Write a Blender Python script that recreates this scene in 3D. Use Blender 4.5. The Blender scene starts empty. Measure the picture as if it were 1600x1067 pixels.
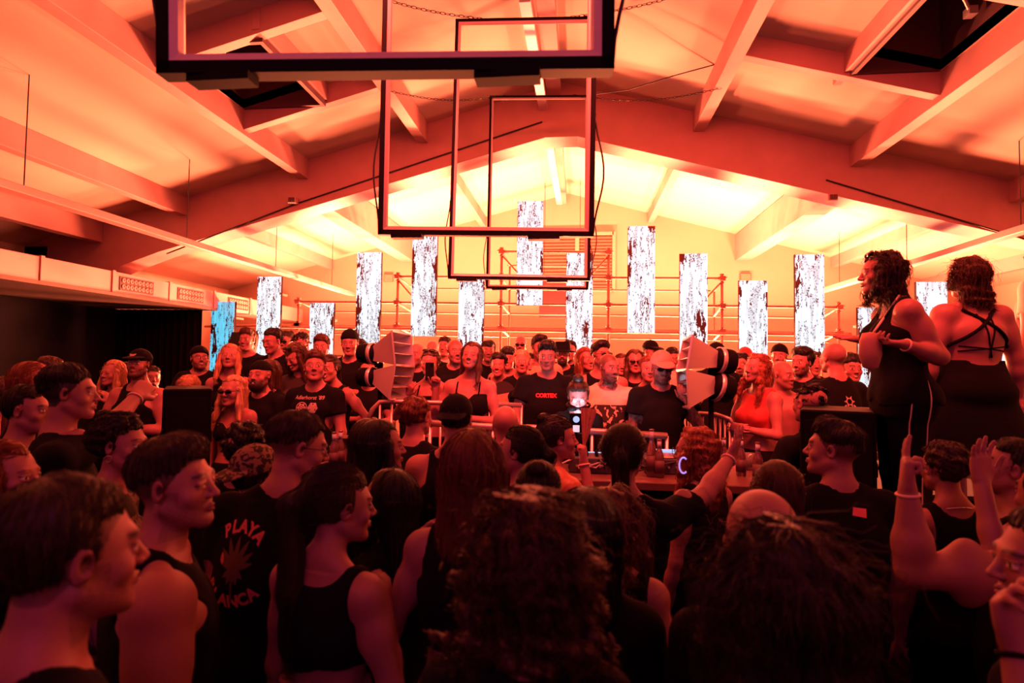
import bpy, math, random, time
import numpy as np
from mathutils import Vector, Matrix
random.seed(4)
SC = bpy.context.scene
# ---------------------------------------------------------------- camera, world, lights, exposure
YAW, PITCH, ROLL, FPX, EYE = 6.7, 2.26, 0.8, 889.0, Vector((0, 0, 2.0))
CW, CH = 1600, 1067
_R = (Matrix.Rotation(math.radians(YAW), 3, 'Z') @ Matrix.Rotation(math.radians(90 + PITCH), 3, 'X') @ Matrix.Rotation(math.radians(ROLL), 3, 'Z'))
cam = bpy.data.objects.new('camera', bpy.data.cameras.new('camera')); SC.collection.objects.link(cam); SC.camera = cam
cam.matrix_world = Matrix.Translation(EYE) @ _R.to_4x4()
cam.data.sensor_width = 36; cam.data.lens = FPX * 36 / CW; cam.data.clip_start = .05
cam.data.dof.use_dof = True; cam.data.dof.focus_distance = 5.2; cam.data.dof.aperture_fstop = 2.4
def ray(px, py): return _R @ Vector(((px - CW / 2) / FPX, -(py - CH / 2) / FPX, -1.0))
def at(px, py, d): return EYE + ray(px, py) * d                    # d = depth in metres along the view axis
def atY(px, py, y): r = ray(px, py); return EYE + r * (y / r.y)
def atX(px, py, x): r = ray(px, py); return EYE + r * (x / r.x)
SC.view_settings.view_transform = 'Standard'; SC.view_settings.look = 'None'; SC.view_settings.gamma = 1; SC.view_settings.use_curve_mapping = False
SC.view_settings.exposure = 0.0
SC.cycles.use_denoising = True; SC.cycles.max_bounces = 5; SC.cycles.diffuse_bounces = 2; SC.cycles.glossy_bounces = 3; SC.cycles.transmission_bounces = 4
SC.cycles.sample_clamp_indirect = 6; SC.cycles.use_adaptive_sampling = True; SC.cycles.adaptive_threshold = .02; SC.cycles.caustics_reflective = False; SC.cycles.caustics_refractive = False
world = bpy.data.worlds.new('world'); SC.world = world; world.use_nodes = True
world.node_tree.nodes['Background'].inputs[0].default_value = (.01, .02, .12, 1); world.node_tree.nodes['Background'].inputs[1].default_value = .05
def area(name, loc, target, power, color, sx, sy, spread=180):
    l = bpy.data.lights.new(name, 'AREA'); l.shape = 'RECTANGLE'; l.size = sx; l.size_y = sy; l.energy = power; l.color = color; l.spread = math.radians(spread)
    o = bpy.data.objects.new(name, l); SC.collection.objects.link(o); o.location = loc
    o.rotation_euler = (Vector(target) - Vector(loc)).to_track_quat('-Z', 'Y').to_euler(); o['kind'] = 'helper'; return o
ORANGE = (1.0, .182, .070); CRIM = (1.0, .030, .060); AMB = (1.0, .075, .045)
WASH = [(-5.0, 13.0), (-2.6, 13.0), (0.0, 13.0), (2.4, 13.0), (4.8, 13.0)]     # floor washes behind the LED columns, tilted back over the hall
for i, (x, y) in enumerate(WASH): area('wash_light', (x, y, 1.55), (x * 1.05, 9.2, 6.0), 3000, ORANGE, .6, .35, 170)
for x in (-6.2, 6.0): area('side_wash', (x, 9.9, 2.35), (x * .8, 6.2, 5.2), 480, ORANGE, .4, .4, 160)   # uplights at the sides of the stage
area('stage_front_fill', (0, 2.6, 5.2), (0, 6.6, 1.9), 400, AMB, 4.5, .5, 110)                 # unseen soft fill added over the crowd to light the stage faces
area('rear_red_fill', (0, -2.6, 3.6), (0, 4.0, 1.6), 24, CRIM, 6, 2, 180)                        # unseen dim red fill added behind the camera for the crowd's backs
area('rear_blue_fill', (0, -3.2, 4.2), (0, 4.0, 1.2), 17, (.06, .18, 1.0), 5, 2, 180)             # unseen weak blue fill added to tint the blacks navy
# ---------------------------------------------------------------- materials
def mat(name, color=(.5, .5, .5), rough=.6, metal=0, emit=None, es=1, spec=.5, bump=0, bscale=60, bstretch=(1, 1, 1), attr=False, var=0, vscale=8, sss=0, alpha=None, coat=0, sheen=0):
    m = bpy.data.materials.new(name); m.use_nodes = True; nt = m.node_tree; nd = nt.nodes; L = nt.links
    b = nd['Principled BSDF']; b.inputs['Base Color'].default_value = (*color, 1); b.inputs['Roughness'].default_value = rough; b.inputs['Metallic'].default_value = metal
    b.inputs['Specular IOR Level'].default_value = spec
    if coat: b.inputs['Coat Weight'].default_value = coat
    if sheen: b.inputs['Sheen Weight'].default_value = sheen
    src = None
    if attr:
        a = nd.new('ShaderNodeAttribute'); a.attribute_name = 'Col'; src = a.outputs['Color']; L.new(src, b.inputs['Base Color'])
    tc = nd.new('ShaderNodeTexCoord')
    if var:
        n = nd.new('ShaderNodeTexNoise'); n.inputs['Scale'].default_value = vscale; n.inputs['Detail'].default_value = 6; L.new(tc.outputs['Object'], n.inputs['Vector'])
        mp = nd.new('ShaderNodeMapRange'); mp.inputs['From Min'].default_value = .3; mp.inputs['From Max'].default_value = .7; mp.inputs['To Min'].default_value = 1 - var; mp.inputs['To Max'].default_value = 1 + var * .3
        L.new(n.outputs['Fac'], mp.inputs['Value'])
        mx = nd.new('ShaderNodeVectorMath'); mx.operation = 'SCALE'; L.new(mp.outputs['Result'], mx.inputs['Scale'])
        if src: L.new(src, mx.inputs[0])
        else: mx.inputs[0].default_value = color
        L.new(mx.outputs['Vector'], b.inputs['Base Color'])
    if bump:
        mpg = nd.new('ShaderNodeMapping'); mpg.inputs['Scale'].default_value = bstretch; L.new(tc.outputs['Object'], mpg.inputs['Vector'])
        n2 = nd.new('ShaderNodeTexNoise'); n2.inputs['Scale'].default_value = bscale; n2.inputs['Detail'].default_value = 4; L.new(mpg.outputs['Vector'], n2.inputs['Vector'])
        bp = nd.new('ShaderNodeBump'); bp.inputs['Strength'].default_value = 1; bp.inputs['Distance'].default_value = bump; L.new(n2.outputs['Fac'], bp.inputs['Height']); L.new(bp.outputs['Normal'], b.inputs['Normal'])
    if emit: b.inputs['Emission Color'].default_value = (*emit, 1); b.inputs['Emission Strength'].default_value = es
    if alpha is not None: b.inputs['Transmission Weight'].default_value = alpha
    return m
# ---------------------------------------------------------------- mesh and field helpers
V3 = lambda *a: np.array(a, dtype=np.float64)
def unit(v):
    v = np.asarray(v, dtype=np.float64); return v / max(1e-9, np.linalg.norm(v))

def mesh_np(name, verts, faces, col=None, smooth=True, uv=None):
    me = bpy.data.meshes.new(name)
    verts = np.ascontiguousarray(verts, dtype=np.float32); faces = np.ascontiguousarray(faces, dtype=np.int32)
    n, m = len(verts), len(faces); k = faces.shape[1] if m else 4
    me.vertices.add(n); me.vertices.foreach_set('co', verts.ravel())
    me.loops.add(m * k); me.loops.foreach_set('vertex_index', faces.ravel())
    me.polygons.add(m); me.polygons.foreach_set('loop_start', np.arange(0, m * k, k, dtype=np.int32))
    me.polygons.foreach_set('use_smooth', np.full(m, smooth))
    if col is not None:
        a = me.color_attributes.new('Col', 'FLOAT_COLOR', 'POINT')
        c = np.ones((n, 4), dtype=np.float32); c[:, :3] = col
        a.data.foreach_set('color', c.ravel())
    me.update(calc_edges=True)
    return me

def axis(lo, hi, coarse, fines):
    out = [lo]; x = lo
    while x < hi:
        h = coarse
        for (a, b, f) in fines:
            d = max(0.0, a - x - f, x - b)
            h = min(h, f + 0.3 * d)
        x += h; out.append(x)
    return np.array(out, dtype=np.float32)

class Field:
    def __init__(s, xs, ys, zs):
        s.xs, s.ys, s.zs = xs, ys, zs
        s.F = np.full((len(xs), len(ys), len(zs)), 0.15, dtype=np.float32)
    def sl(s, lo, hi, m):
        r = []
        for a, l, h in zip((s.xs, s.ys, s.zs), lo, hi):
            i = max(0, int(np.searchsorted(a, l - m)) - 1); j = min(len(a), int(np.searchsorted(a, h + m)) + 1)
            if j <= i: return None
            r.append(slice(i, j))
        return tuple(r)
    def pts(s, sl):
        return s.xs[sl[0]][:, None, None], s.ys[sl[1]][None, :, None], s.zs[sl[2]][None, None, :]
    def uni(s, sl, d, k):
        f = s.F[sl]
        if k > 0:
            h = np.maximum(k - np.abs(f - d), 0) / k
            s.F[sl] = np.minimum(f, d) - h * h * (k * 0.25)
        else: s.F[sl] = np.minimum(f, d)
    def sub(s, sl, d, k):
        f = s.F[sl]; d = -d
        if k > 0:
            h = np.maximum(k - np.abs(f - d), 0) / k
            s.F[sl] = np.maximum(f, d) + h * h * (k * 0.25)
        else: s.F[sl] = np.maximum(f, d)
    def cone(s, a, b, ra, rb, k=0.02, op='uni'):
        a = np.asarray(a, float); b = np.asarray(b, float); r = max(ra, rb)
        sl = s.sl(np.minimum(a, b) - r, np.maximum(a, b) + r, k + 0.03)
        if sl is None: return
        X, Y, Z = s.pts(sl); ba = b - a; l2 = max(1e-9, float(ba @ ba))
        px, py, pz = X - np.float32(a[0]), Y - np.float32(a[1]), Z - np.float32(a[2])
        h = np.clip((px * np.float32(ba[0]) + py * np.float32(ba[1]) + pz * np.float32(ba[2])) / np.float32(l2), 0, 1)
        d = np.sqrt((px - h * np.float32(ba[0])) ** 2 + (py - h * np.float32(ba[1])) ** 2 + (pz - h * np.float32(ba[2])) ** 2) - (np.float32(ra) + h * np.float32(rb - ra))
        getattr(s, op)(sl, d, k)
    def ell(s, c, r, k=0.02, R=None, op='uni'):
        c = np.asarray(c, float); r = np.asarray(r, float)
        e = r if R is None else np.sqrt(((R * r[None, :]) ** 2).sum(1))
        sl = s.sl(c - e, c + e, k + 0.03)
        if sl is None: return
        X, Y, Z = s.pts(sl); x, y, z = X - np.float32(c[0]), Y - np.float32(c[1]), Z - np.float32(c[2])
        if R is not None:
            R = np.asarray(R, dtype=np.float32)
            x, y, z = (R[0, 0] * x + R[1, 0] * y + R[2, 0] * z, R[0, 1] * x + R[1, 1] * y + R[2, 1] * z, R[0, 2] * x + R[1, 2] * y + R[2, 2] * z)
        x, y, z = x / np.float32(r[0]), y / np.float32(r[1]), z / np.float32(r[2])
        k0 = np.sqrt(x * x + y * y + z * z)
        k1 = np.sqrt((x / np.float32(r[0])) ** 2 + (y / np.float32(r[1])) ** 2 + (z / np.float32(r[2])) ** 2) + 1e-6
        getattr(s, op)(sl, k0 * (k0 - 1) / k1, k)
    def loft(s, rows, k=0.02, p=2.3, grow=0.0):
        # rows (z, cx, cy, w, d) from bottom to top
        rows = np.array(sorted(rows), dtype=np.float32)
        for i in range(1, len(rows)): rows[i, 0] = max(rows[i, 0], rows[i - 1, 0] + .015)
        lo = V3((rows[:, 1] - rows[:, 3]).min(), (rows[:, 2] - rows[:, 4]).min(), rows[0, 0]) - grow
        hi = V3((rows[:, 1] + rows[:, 3]).max(), (rows[:, 2] + rows[:, 4]).max(), rows[-1, 0]) + grow
        sl = s.sl(lo, hi, k + 0.03)
        if sl is None: return
        X, Y, Z = s.pts(sl); z = Z.ravel()
        f = lambda i: sm_interp(z, rows[:, 0], rows[:, i])[None, None, :].astype(np.float32)
        cx, cy, w, d = f(1), f(2), f(3) + grow, f(4) + grow
        q = (np.abs((X - cx) / w) ** p + np.abs((Y - cy) / d) ** p) ** (1 / p)
        dd = (q - 1) * np.minimum(w, d)
        e = np.maximum(rows[0, 0] - Z, Z - rows[-1, 0])
        dd = np.where(e > 0, np.sqrt(np.maximum(dd + 0.03, 0) ** 2 + np.maximum(e + 0.03, 0) ** 2) - 0.03, np.maximum(dd, e - 0.0))
        s.uni(sl, dd.astype(np.float32), k)
    def mesh(s):
        F = s.F
        F[0] = F[-1] = 1; F[:, 0] = F[:, -1] = 1; F[:, :, 0] = F[:, :, -1] = 1
        return surfnet(F, s.xs, s.ys, s.zs)

def sm_interp(z, xp, fp):
    # smooth (monotone cubic-ish) interpolation of a profile
    xp = np.asarray(xp); fp = np.asarray(fp)
    if len(xp) < 3: return np.interp(z, xp, fp)
    m = np.gradient(fp, xp); i = np.clip(np.searchsorted(xp, z) - 1, 0, len(xp) - 2)
    h = xp[i + 1] - xp[i]; t = np.clip((z - xp[i]) / h, 0, 1)
    return ((2 * t**3 - 3 * t**2 + 1) * fp[i] + (t**3 - 2 * t**2 + t) * h * m[i] + (-2 * t**3 + 3 * t**2) * fp[i + 1] + (t**3 - t**2) * h * m[i + 1])

def surfnet(F, xs, ys, zs):
    S = F < 0
    c = np.zeros(tuple(n - 1 for n in F.shape), dtype=np.uint8)
    cr = [(a, b, d) for a in (0, 1) for b in (0, 1) for d in (0, 1)]
    sh = lambda A, o: A[o[0]:A.shape[0] - 1 + o[0], o[1]:A.shape[1] - 1 + o[1], o[2]:A.shape[2] - 1 + o[2]]
    for o in cr: c += sh(S, o)
    I, J, K = np.nonzero((c > 0) & (c < 8))
    idx = np.full(c.shape, -1, dtype=np.int32); idx[I, J, K] = np.arange(len(I))
    acc = np.zeros((len(I), 3)); cnt = np.zeros(len(I)); ax = (xs, ys, zs); B = (I, J, K)
    for d in range(3):
        o1, o2 = [(1, 2), (0, 2), (0, 1)][d]
        for u in (0, 1):
            for v in (0, 1):
                a = [B[0], B[1], B[2]]; a[o1] = a[o1] + u; a[o2] = a[o2] + v
                b = list(a); b[d] = b[d] + 1
                fa = F[a[0], a[1], a[2]]; fb = F[b[0], b[1], b[2]]
                m = (fa < 0) != (fb < 0); t = np.where(m, fa / np.where(m, fa - fb, 1), 0)
                p = [ax[q][a[q]] for q in range(3)]; p[d] = p[d] + t * (ax[d][b[d]] - p[d])
                for q in range(3): acc[:, q] += np.where(m, p[q], 0)
                cnt += m
    V = acc / np.maximum(cnt, 1)[:, None]
    fc = []
    for d in range(3):
        o1, o2 = [(1, 2), (2, 0), (0, 1)][d]
        s0 = [slice(None)] * 3; s1 = [slice(None)] * 3; s0[d] = slice(0, -1); s1[d] = slice(1, None)
        A, Bm = S[tuple(s0)], S[tuple(s1)]
        e = np.nonzero(A != Bm)
        e = [x for x in e]; ok = (e[o1] > 0) & (e[o2] > 0) & (e[o1] < c.shape[o1]) & (e[o2] < c.shape[o2])
        e = [x[ok] for x in e]; ins = A[e[0], e[1], e[2]]
        def q(u, v):
            w = list(e); w[o1] = w[o1] - u; w[o2] = w[o2] - v; return idx[w[0], w[1], w[2]]
        Q = np.stack([q(1, 1), q(0, 1), q(0, 0), q(1, 0)], 1)
        Q[~ins] = Q[~ins][:, ::-1]; fc.append(Q)
    Fc = np.concatenate(fc); Fc = Fc[(Fc >= 0).all(1)]
    return V.astype(np.float32), Fc

def noise(P, freq, seed=0, octs=5):
    r = np.random.RandomState(seed); out = 0
    X, Y, Z = P
    for i in range(octs):
        k = r.normal(size=3); k = k / np.linalg.norm(k) * freq * r.uniform(.6, 1.7)
        out = out + np.sin(X * np.float32(k[0]) + Y * np.float32(k[1]) + Z * np.float32(k[2]) + np.float32(r.uniform(0, 6.28)))
    return out / math.sqrt(octs)

def smoothV(V, F, it=1, w=0.5):
    for _ in range(it):
        n = len(V); s = np.zeros((n, 3)); c = np.zeros(n)
        for a, b in ((0, 1), (1, 2), (2, 3), (3, 0)):
            for q in range(3):
                s[:, q] += np.bincount(F[:, a], V[F[:, b], q], n) + np.bincount(F[:, b], V[F[:, a], q], n)
            c += np.bincount(F[:, a], minlength=n) + np.bincount(F[:, b], minlength=n)
        V = V * (1 - w) + w * s / np.maximum(c, 1)[:, None]
    return V

def rot(yaw=0, pitch=0, roll=0):
    a, b, c = map(math.radians, (yaw, pitch, roll))
    Rz = np.array([[math.cos(a), -math.sin(a), 0], [math.sin(a), math.cos(a), 0], [0, 0, 1]])
    Rx = np.array([[1, 0, 0], [0, math.cos(b), -math.sin(b)], [0, math.sin(b), math.cos(b)]])
    Ry = np.array([[math.cos(c), 0, math.sin(c)], [0, 1, 0], [-math.sin(c), 0, math.cos(c)]])
    return Rz @ Rx @ Ry

# ---------------------------------------------------------------- people
# person space: faces +Y, right hand towards +X, feet at z = 0
TORSO_M = [(.80, 0, 0, .140, .100), (.93, 0, -.005, .165, .115), (1.07, 0, .005, .143, .103), (1.22, 0, .0, .160, .117), (1.33, 0, -.005, .172, .112), (1.41, 0, -.012, .135, .085), (1.47, 0, -.012, .07, .062)]
TORSO_F = [(.80, 0, 0, .150, .105), (.91, 0, -.01, .178, .122), (1.08, 0, .002, .122, .088), (1.20, 0, .0, .133, .095), (1.31, 0, -.008, .142, .095), (1.40, 0, -.012, .112, .072), (1.46, 0, -.012, .055, .052)]
HANDS = {'relaxed': ((.3, .45, .3), (.35, .5, .3), (.4, .55, .35), (.45, .6, .4)), 'open': ((.05, .1, .05),) * 4, 'spread': ((.1, .15, .1), (.05, .1, .1), (.1, .2, .1), (.2, .2, .1)),
         'fist': ((1.4, 1.6, 1.0),) * 4, 'grip': ((.9, 1.1, .6), (.95, 1.15, .6), (1.0, 1.2, .6), (1.05, 1.2, .6)),
         'point': ((.0, .1, .05), (1.3, 1.5, .9), (1.4, 1.5, .9), (1.4, 1.5, .9)), 'two': ((.0, .1, .05), (.05, .1, .1), (1.3, 1.5, .9), (1.4, 1.5, .9)), 'half': ((.5, .7, .4), (.6, .8, .4), (.7, .8, .5), (.8, .9, .5))}

def head_prims(F, O, R, hs, sex, k0, hide=False):
    T = lambda *p: O + R @ (V3(*p) * hs)
    E = lambda c, r, k, Q=None, op='uni': F.ell(T(*c), V3(*r) * hs, k * hs, R if Q is None else R @ Q, op)
    C = lambda a, b, ra, rb, k, op='uni': F.cone(T(*a), T(*b), ra * hs, rb * hs, k * hs, op)
    m = sex == 'm'
    E((0, -.020, .032), (.074, .094, .084), .02)
    E((0, .028, -.015), (.060, .060, .078), .03)
    E((0, .035, -.066), (.047 if m else .043, .046, .044), .03)
    for s in (-1, 1):
        C((s * (.054 if m else .049), -.002, -.052), (s * .018, .066, -.096), .016, .015, .025)
    E((0, .076, -.100), (.020 if m else .016, .014, .015), .02)
    if hide: return
    C((-.030, .076, .021), (.030, .076, .021), .013 if m else .010, .013 if m else .010, .014)
    for s in (-1, 1):
        E((s * .031, .103, .000), (.020, .019, .013), .012, op='sub')
        E((s * .041, .058, -.030), (.021, .019, .020), .02)
    C((0, .082, .010), (0, .103, -.026), .0075, .0095, .010)
    E((0, .106, -.030), (.010, .009, .009), .006)
    for s in (-1, 1):
        E((s * .012, .095, -.033), (.0075, .009, .007), .005)
        E((s * .031, .0745, .000), (.0125, .0125, .0125), .002)
        C((s * .020, .0865, .0065), (s * .043, .0795, .006), .0042, .0038, .004)
        C((s * .021, .0855, -.0075), (s * .042, .0795, -.007), .0034, .003, .004)
        Q = rot(s * -16, -8, 0)
        E((s * .077, -.006, -.004), (.0065, .019, .031), .006, Q)
        E((s * .082, .001, -.002), (.006, .010, .017), .004, Q, 'sub')
        C((0, .094, -.0585), (s * .020, .082, -.062), .0052, .0032, .006)
        C((0, .0935, -.0685), (s * .018, .082, -.066), .0062, .0035, .006)
    C((-.018, .097, -.0635), (.018, .097, -.0635), .0022, .0022, .003, 'sub')

def arm_pose(sp, side, L1, L2, Sh):
    """sp: preset name, or dict(u=upper dir, f=forearm dir) or dict(t=wrist target, e=elbow hint)"""
    P = {'down': ((.16, .02, -1), (.05, .25, -1)), 'bent': ((.25, .1, -1), (-.25, 1, .15)), 'fold': ((.3, .25, -1), (-1, .55, .15)), 'fwd': ((.25, .5, -.8), (-.1, 1, .1)),
         'hip': ((.6, -.3, -1), (-.35, .75, -.6)), 'up': ((.55, .35, .75), (-.05, .25, 1)), 'chest': ((.3, .1, -1), (-.6, .6, .9)), 'phone': ((.25, .35, -1), (-.28, .7, 1.0)),
         'table': ((.12, .45, -.9), (-.05, .75, -.55)), 'back': ((.3, -.3, -1), (-.4, .2, -1)), 'face': ((.3, .4, -.75), (-.45, .35, 1.2))}
    if isinstance(sp, str): sp = dict(zip('uf', P[sp]))
    if 't' in sp:
        T = V3(*sp['t']); d = T - Sh; l = np.linalg.norm(d); mx = (L1 + L2) * .985
        if l > mx: d = d / l * mx; l = mx
        hint = V3(*sp.get('e', (side * .5, -.1, -1))); a = (L1 * L1 - L2 * L2 + l * l) / (2 * l); h = math.sqrt(max(0, L1 * L1 - a * a))
        n = unit(d); hp = unit(hint - n * (hint @ n)); E = Sh + n * a + hp * h; W = Sh + d
        return E, W
    u = V3(*sp['u']); f = V3(*sp['f'])
    if not sp.get('abs'): u = u * V3(side, 1, 1); f = f * V3(side, 1, 1)
    E = Sh + unit(u) * L1
    return E, E + unit(f) * L2

def hand_prims(F, W, f, n, side, shape, s, thumb=.0):
    f = unit(f); n = unit(n - f * (n @ f)); sd = unit(np.cross(f, n)) * (-side)     # towards the thumb
    curl = HANDS[shape]
    ln = [.070, .078, .072, .057]; offs = [.029, .010, -.010, -.028]
    for i in range(4):
        k = W + f * (.092 - (.004, 0, .003, .012)[i]) * s + sd * offs[i] * s
        F.cone(W + sd * offs[i] * .55 * s + f * .012 * s, k, .017 * s, .0125 * s, .012)
    F.ell(W + f * .05 * s, (.038 * s, .05 * s, .015 * s), .012, np.stack([sd, f, n], 1))
    sp = {'spread': .16, 'open': .05, 'relaxed': .04}.get(shape, .02)
    for i in range(4):
        k = W + f * (.092 - (.004, 0, .003, .012)[i]) * s + sd * offs[i] * s
        a = 0; p = k; d0 = unit(f + sd * sp * (1.5 - i))
        for j in range(3):
            a += curl[i][j]; q = p + (d0 * math.cos(a) + n * math.sin(a)) * ln[i] * s * (.45, .31, .24)[j]
            r0 = (.0098, .0088, .0078, .0068)
            F.cone(p, q, r0[j] * s * (1, 1, 1, .9)[i], r0[j + 1] * s * (1, 1, 1, .9)[i], .004); p = q
    b = W + f * .022 * s + sd * .026 * s
    t1 = unit(f * .75 + sd * (.75 - thumb) + n * (.35 + thumb)); t2 = unit(f + sd * (.15 - thumb) + n * (.3 + thumb * 1.2))
    m = b + t1 * .042 * s; e = m + t2 * .030 * s; g = e + unit(t2 + n * .25) * .025 * s
    F.cone(b, m, .017 * s, .0125 * s, .012); F.cone(m, e, .0115 * s, .0100 * s, .004); F.cone(e, g, .0100 * s, .0085 * s, .003)

HAIRC = {'black': (.010, .008, .010), 'dark': (.030, .016, .014), 'brown': (.075, .035, .022), 'auburn': (.20, .055, .030), 'blonde': (.46, .24, .12), 'light': (.60, .36, .20), 'red': (.30, .08, .035)}
SKINC = {'light': (.38, .155, .155), 'mid': (.33, .135, .135), 'tan': (.30, .125, .115)}

def skin_colors(V, O, R, hs, sp, joints):
    n = len(V); base = np.array(SKINC[sp.get('skin', 'light')], dtype=np.float32)
    col = np.repeat(base[None], n, 0)
    col *= (1 + .05 * noise((V[:, 0], V[:, 1], V[:, 2]), 60, 3))[:, None]
    L = ((V - O) @ R) / hs; x, y, z = np.abs(L[:, 0]), L[:, 1], L[:, 2]
    hd = (y * y + x * x + z * z < .03)
    hc = np.array(HAIRC[sp.get('hc', 'dark')], dtype=np.float32)
    def mix(mask, c, a):
        a = (np.clip(mask, 0, 1) * a)[:, None]; col[:] = col * (1 - a) + np.array(c, dtype=np.float32) * a
    red = base * (.92, .72, .70)
    mix(hd * (np.exp(-((x - .04) ** 2 + (z + .03) ** 2) / .0005)) * (y > .03), red, .6)
    mix(hd * (x > .068) * (np.abs(z) < .04), red, .5)
    lip = hd * (x < .023) * (y > .076) * (1 - np.clip(np.abs(z + .0635) / (.0105 - x * .25) - .6, 0, .4) / .4)
    mix(lip, base * (.62, .34, .36), .85 if sp.get('sex') == 'f' else .55)
    mix(hd * (x < .019) * (y > .078) * np.clip(1 - np.abs(z + .0637) / .0022, 0, 1), (.08, .02, .02), .8)
    if sp.get('smile'):
        mix(hd * (x < .013) * (y > .08) * np.clip(1.4 - np.abs(z + .0637) / .0030, 0, 1), (.8, .75, .7), .9)
    bz = .0235 + .004 * np.sin(np.clip((x - .012) / .034, 0, 1) * math.pi) - .05 * np.clip(x - .035, 0, 1)
    mix(hd * (x > .011) * (x < .047) * (y > .05) * np.clip(1.6 - np.abs(z - bz) / (.0040 if sp.get('sex') == 'm' else .0028), 0, 1), hc * .8, .85)
    er = np.sqrt((x - .031) ** 2 + (z) ** 2); ey = hd * (y > .070) * (er < .0125) * (np.abs(z) < .0062 - .25 * np.clip(np.abs(x - .031) - .006, 0, 1))
    if not sp.get('closed'):
        mix(ey, (.75, .70, .66), 1); mix(ey * (er < .0062), (.05, .03, .02), 1)
    mix(hd * (y > .068) * (x > .018) * (x < .045) * np.clip(1.3 - np.abs(z - .0068 + (.0075 if sp.get('closed') else 0)) / .0018, 0, 1), (.02, .01, .01), .9)
    mix(hd * (y > .085) * (x > .006) * (x < .014) * (z < -.035) * (z > -.042), base * .25, .8)
    fz = np.clip(noise((V[:, 0], V[:, 1], V[:, 2]), 900, 8) * .3 + .8, 0, 1)
    b = sp.get('beard', 0)
    if b:
        reg = hd * (y > -.012) * (np.maximum(np.clip((-.046 - z + .25 * np.clip(x - .045, -.02, .03) ) / .012, 0, 1), (x > .058) * (z < -.01) * (y < .04)))
        reg = np.maximum(reg * (z > -.135), hd * (x < .030) * (y > .07) * (z < -.043) * (z > -.056))
        reg = reg * (1 - np.clip(lip * 3, 0, 1))
        mix(reg, hc * 1.2, {1: .35, 2: .9}[b] * fz)
    sc = sp.get('scalp', 0)
    if sc:
        ln = np.clip((z - (.060 - np.clip((.062 - y) * .9, 0, .9) * (1.0 + .35 * (y < .035)))) / .006, 0, 1) * (y < .078) * (z > -.062)
        ln = np.where((x > .0785) * (np.abs(z) < .034) * (y > -.028), 0, ln)
        fade = np.clip((z + .075) / (.07 if sp.get('fade') else .02), 0, 1)
        mix(hd * ln * fade, hc * 1.3, sc)
    for (a, bb, r, seed) in sp.get('_tat', ()):
        ba = bb - a; t = np.clip(((V - a) @ ba) / (ba @ ba), -.05, 1.0); d = np.linalg.norm(V - a - t[:, None] * ba, axis=1)
        nn = noise((V[:, 0], V[:, 1], V[:, 2]), 170, seed, 7)
        mix((d < r) * np.clip(np.abs(nn) * 2 - .3, 0, 1) * (((V - a) @ ba) > 0), (.10, .06, .07), .8)
    return col

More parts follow.
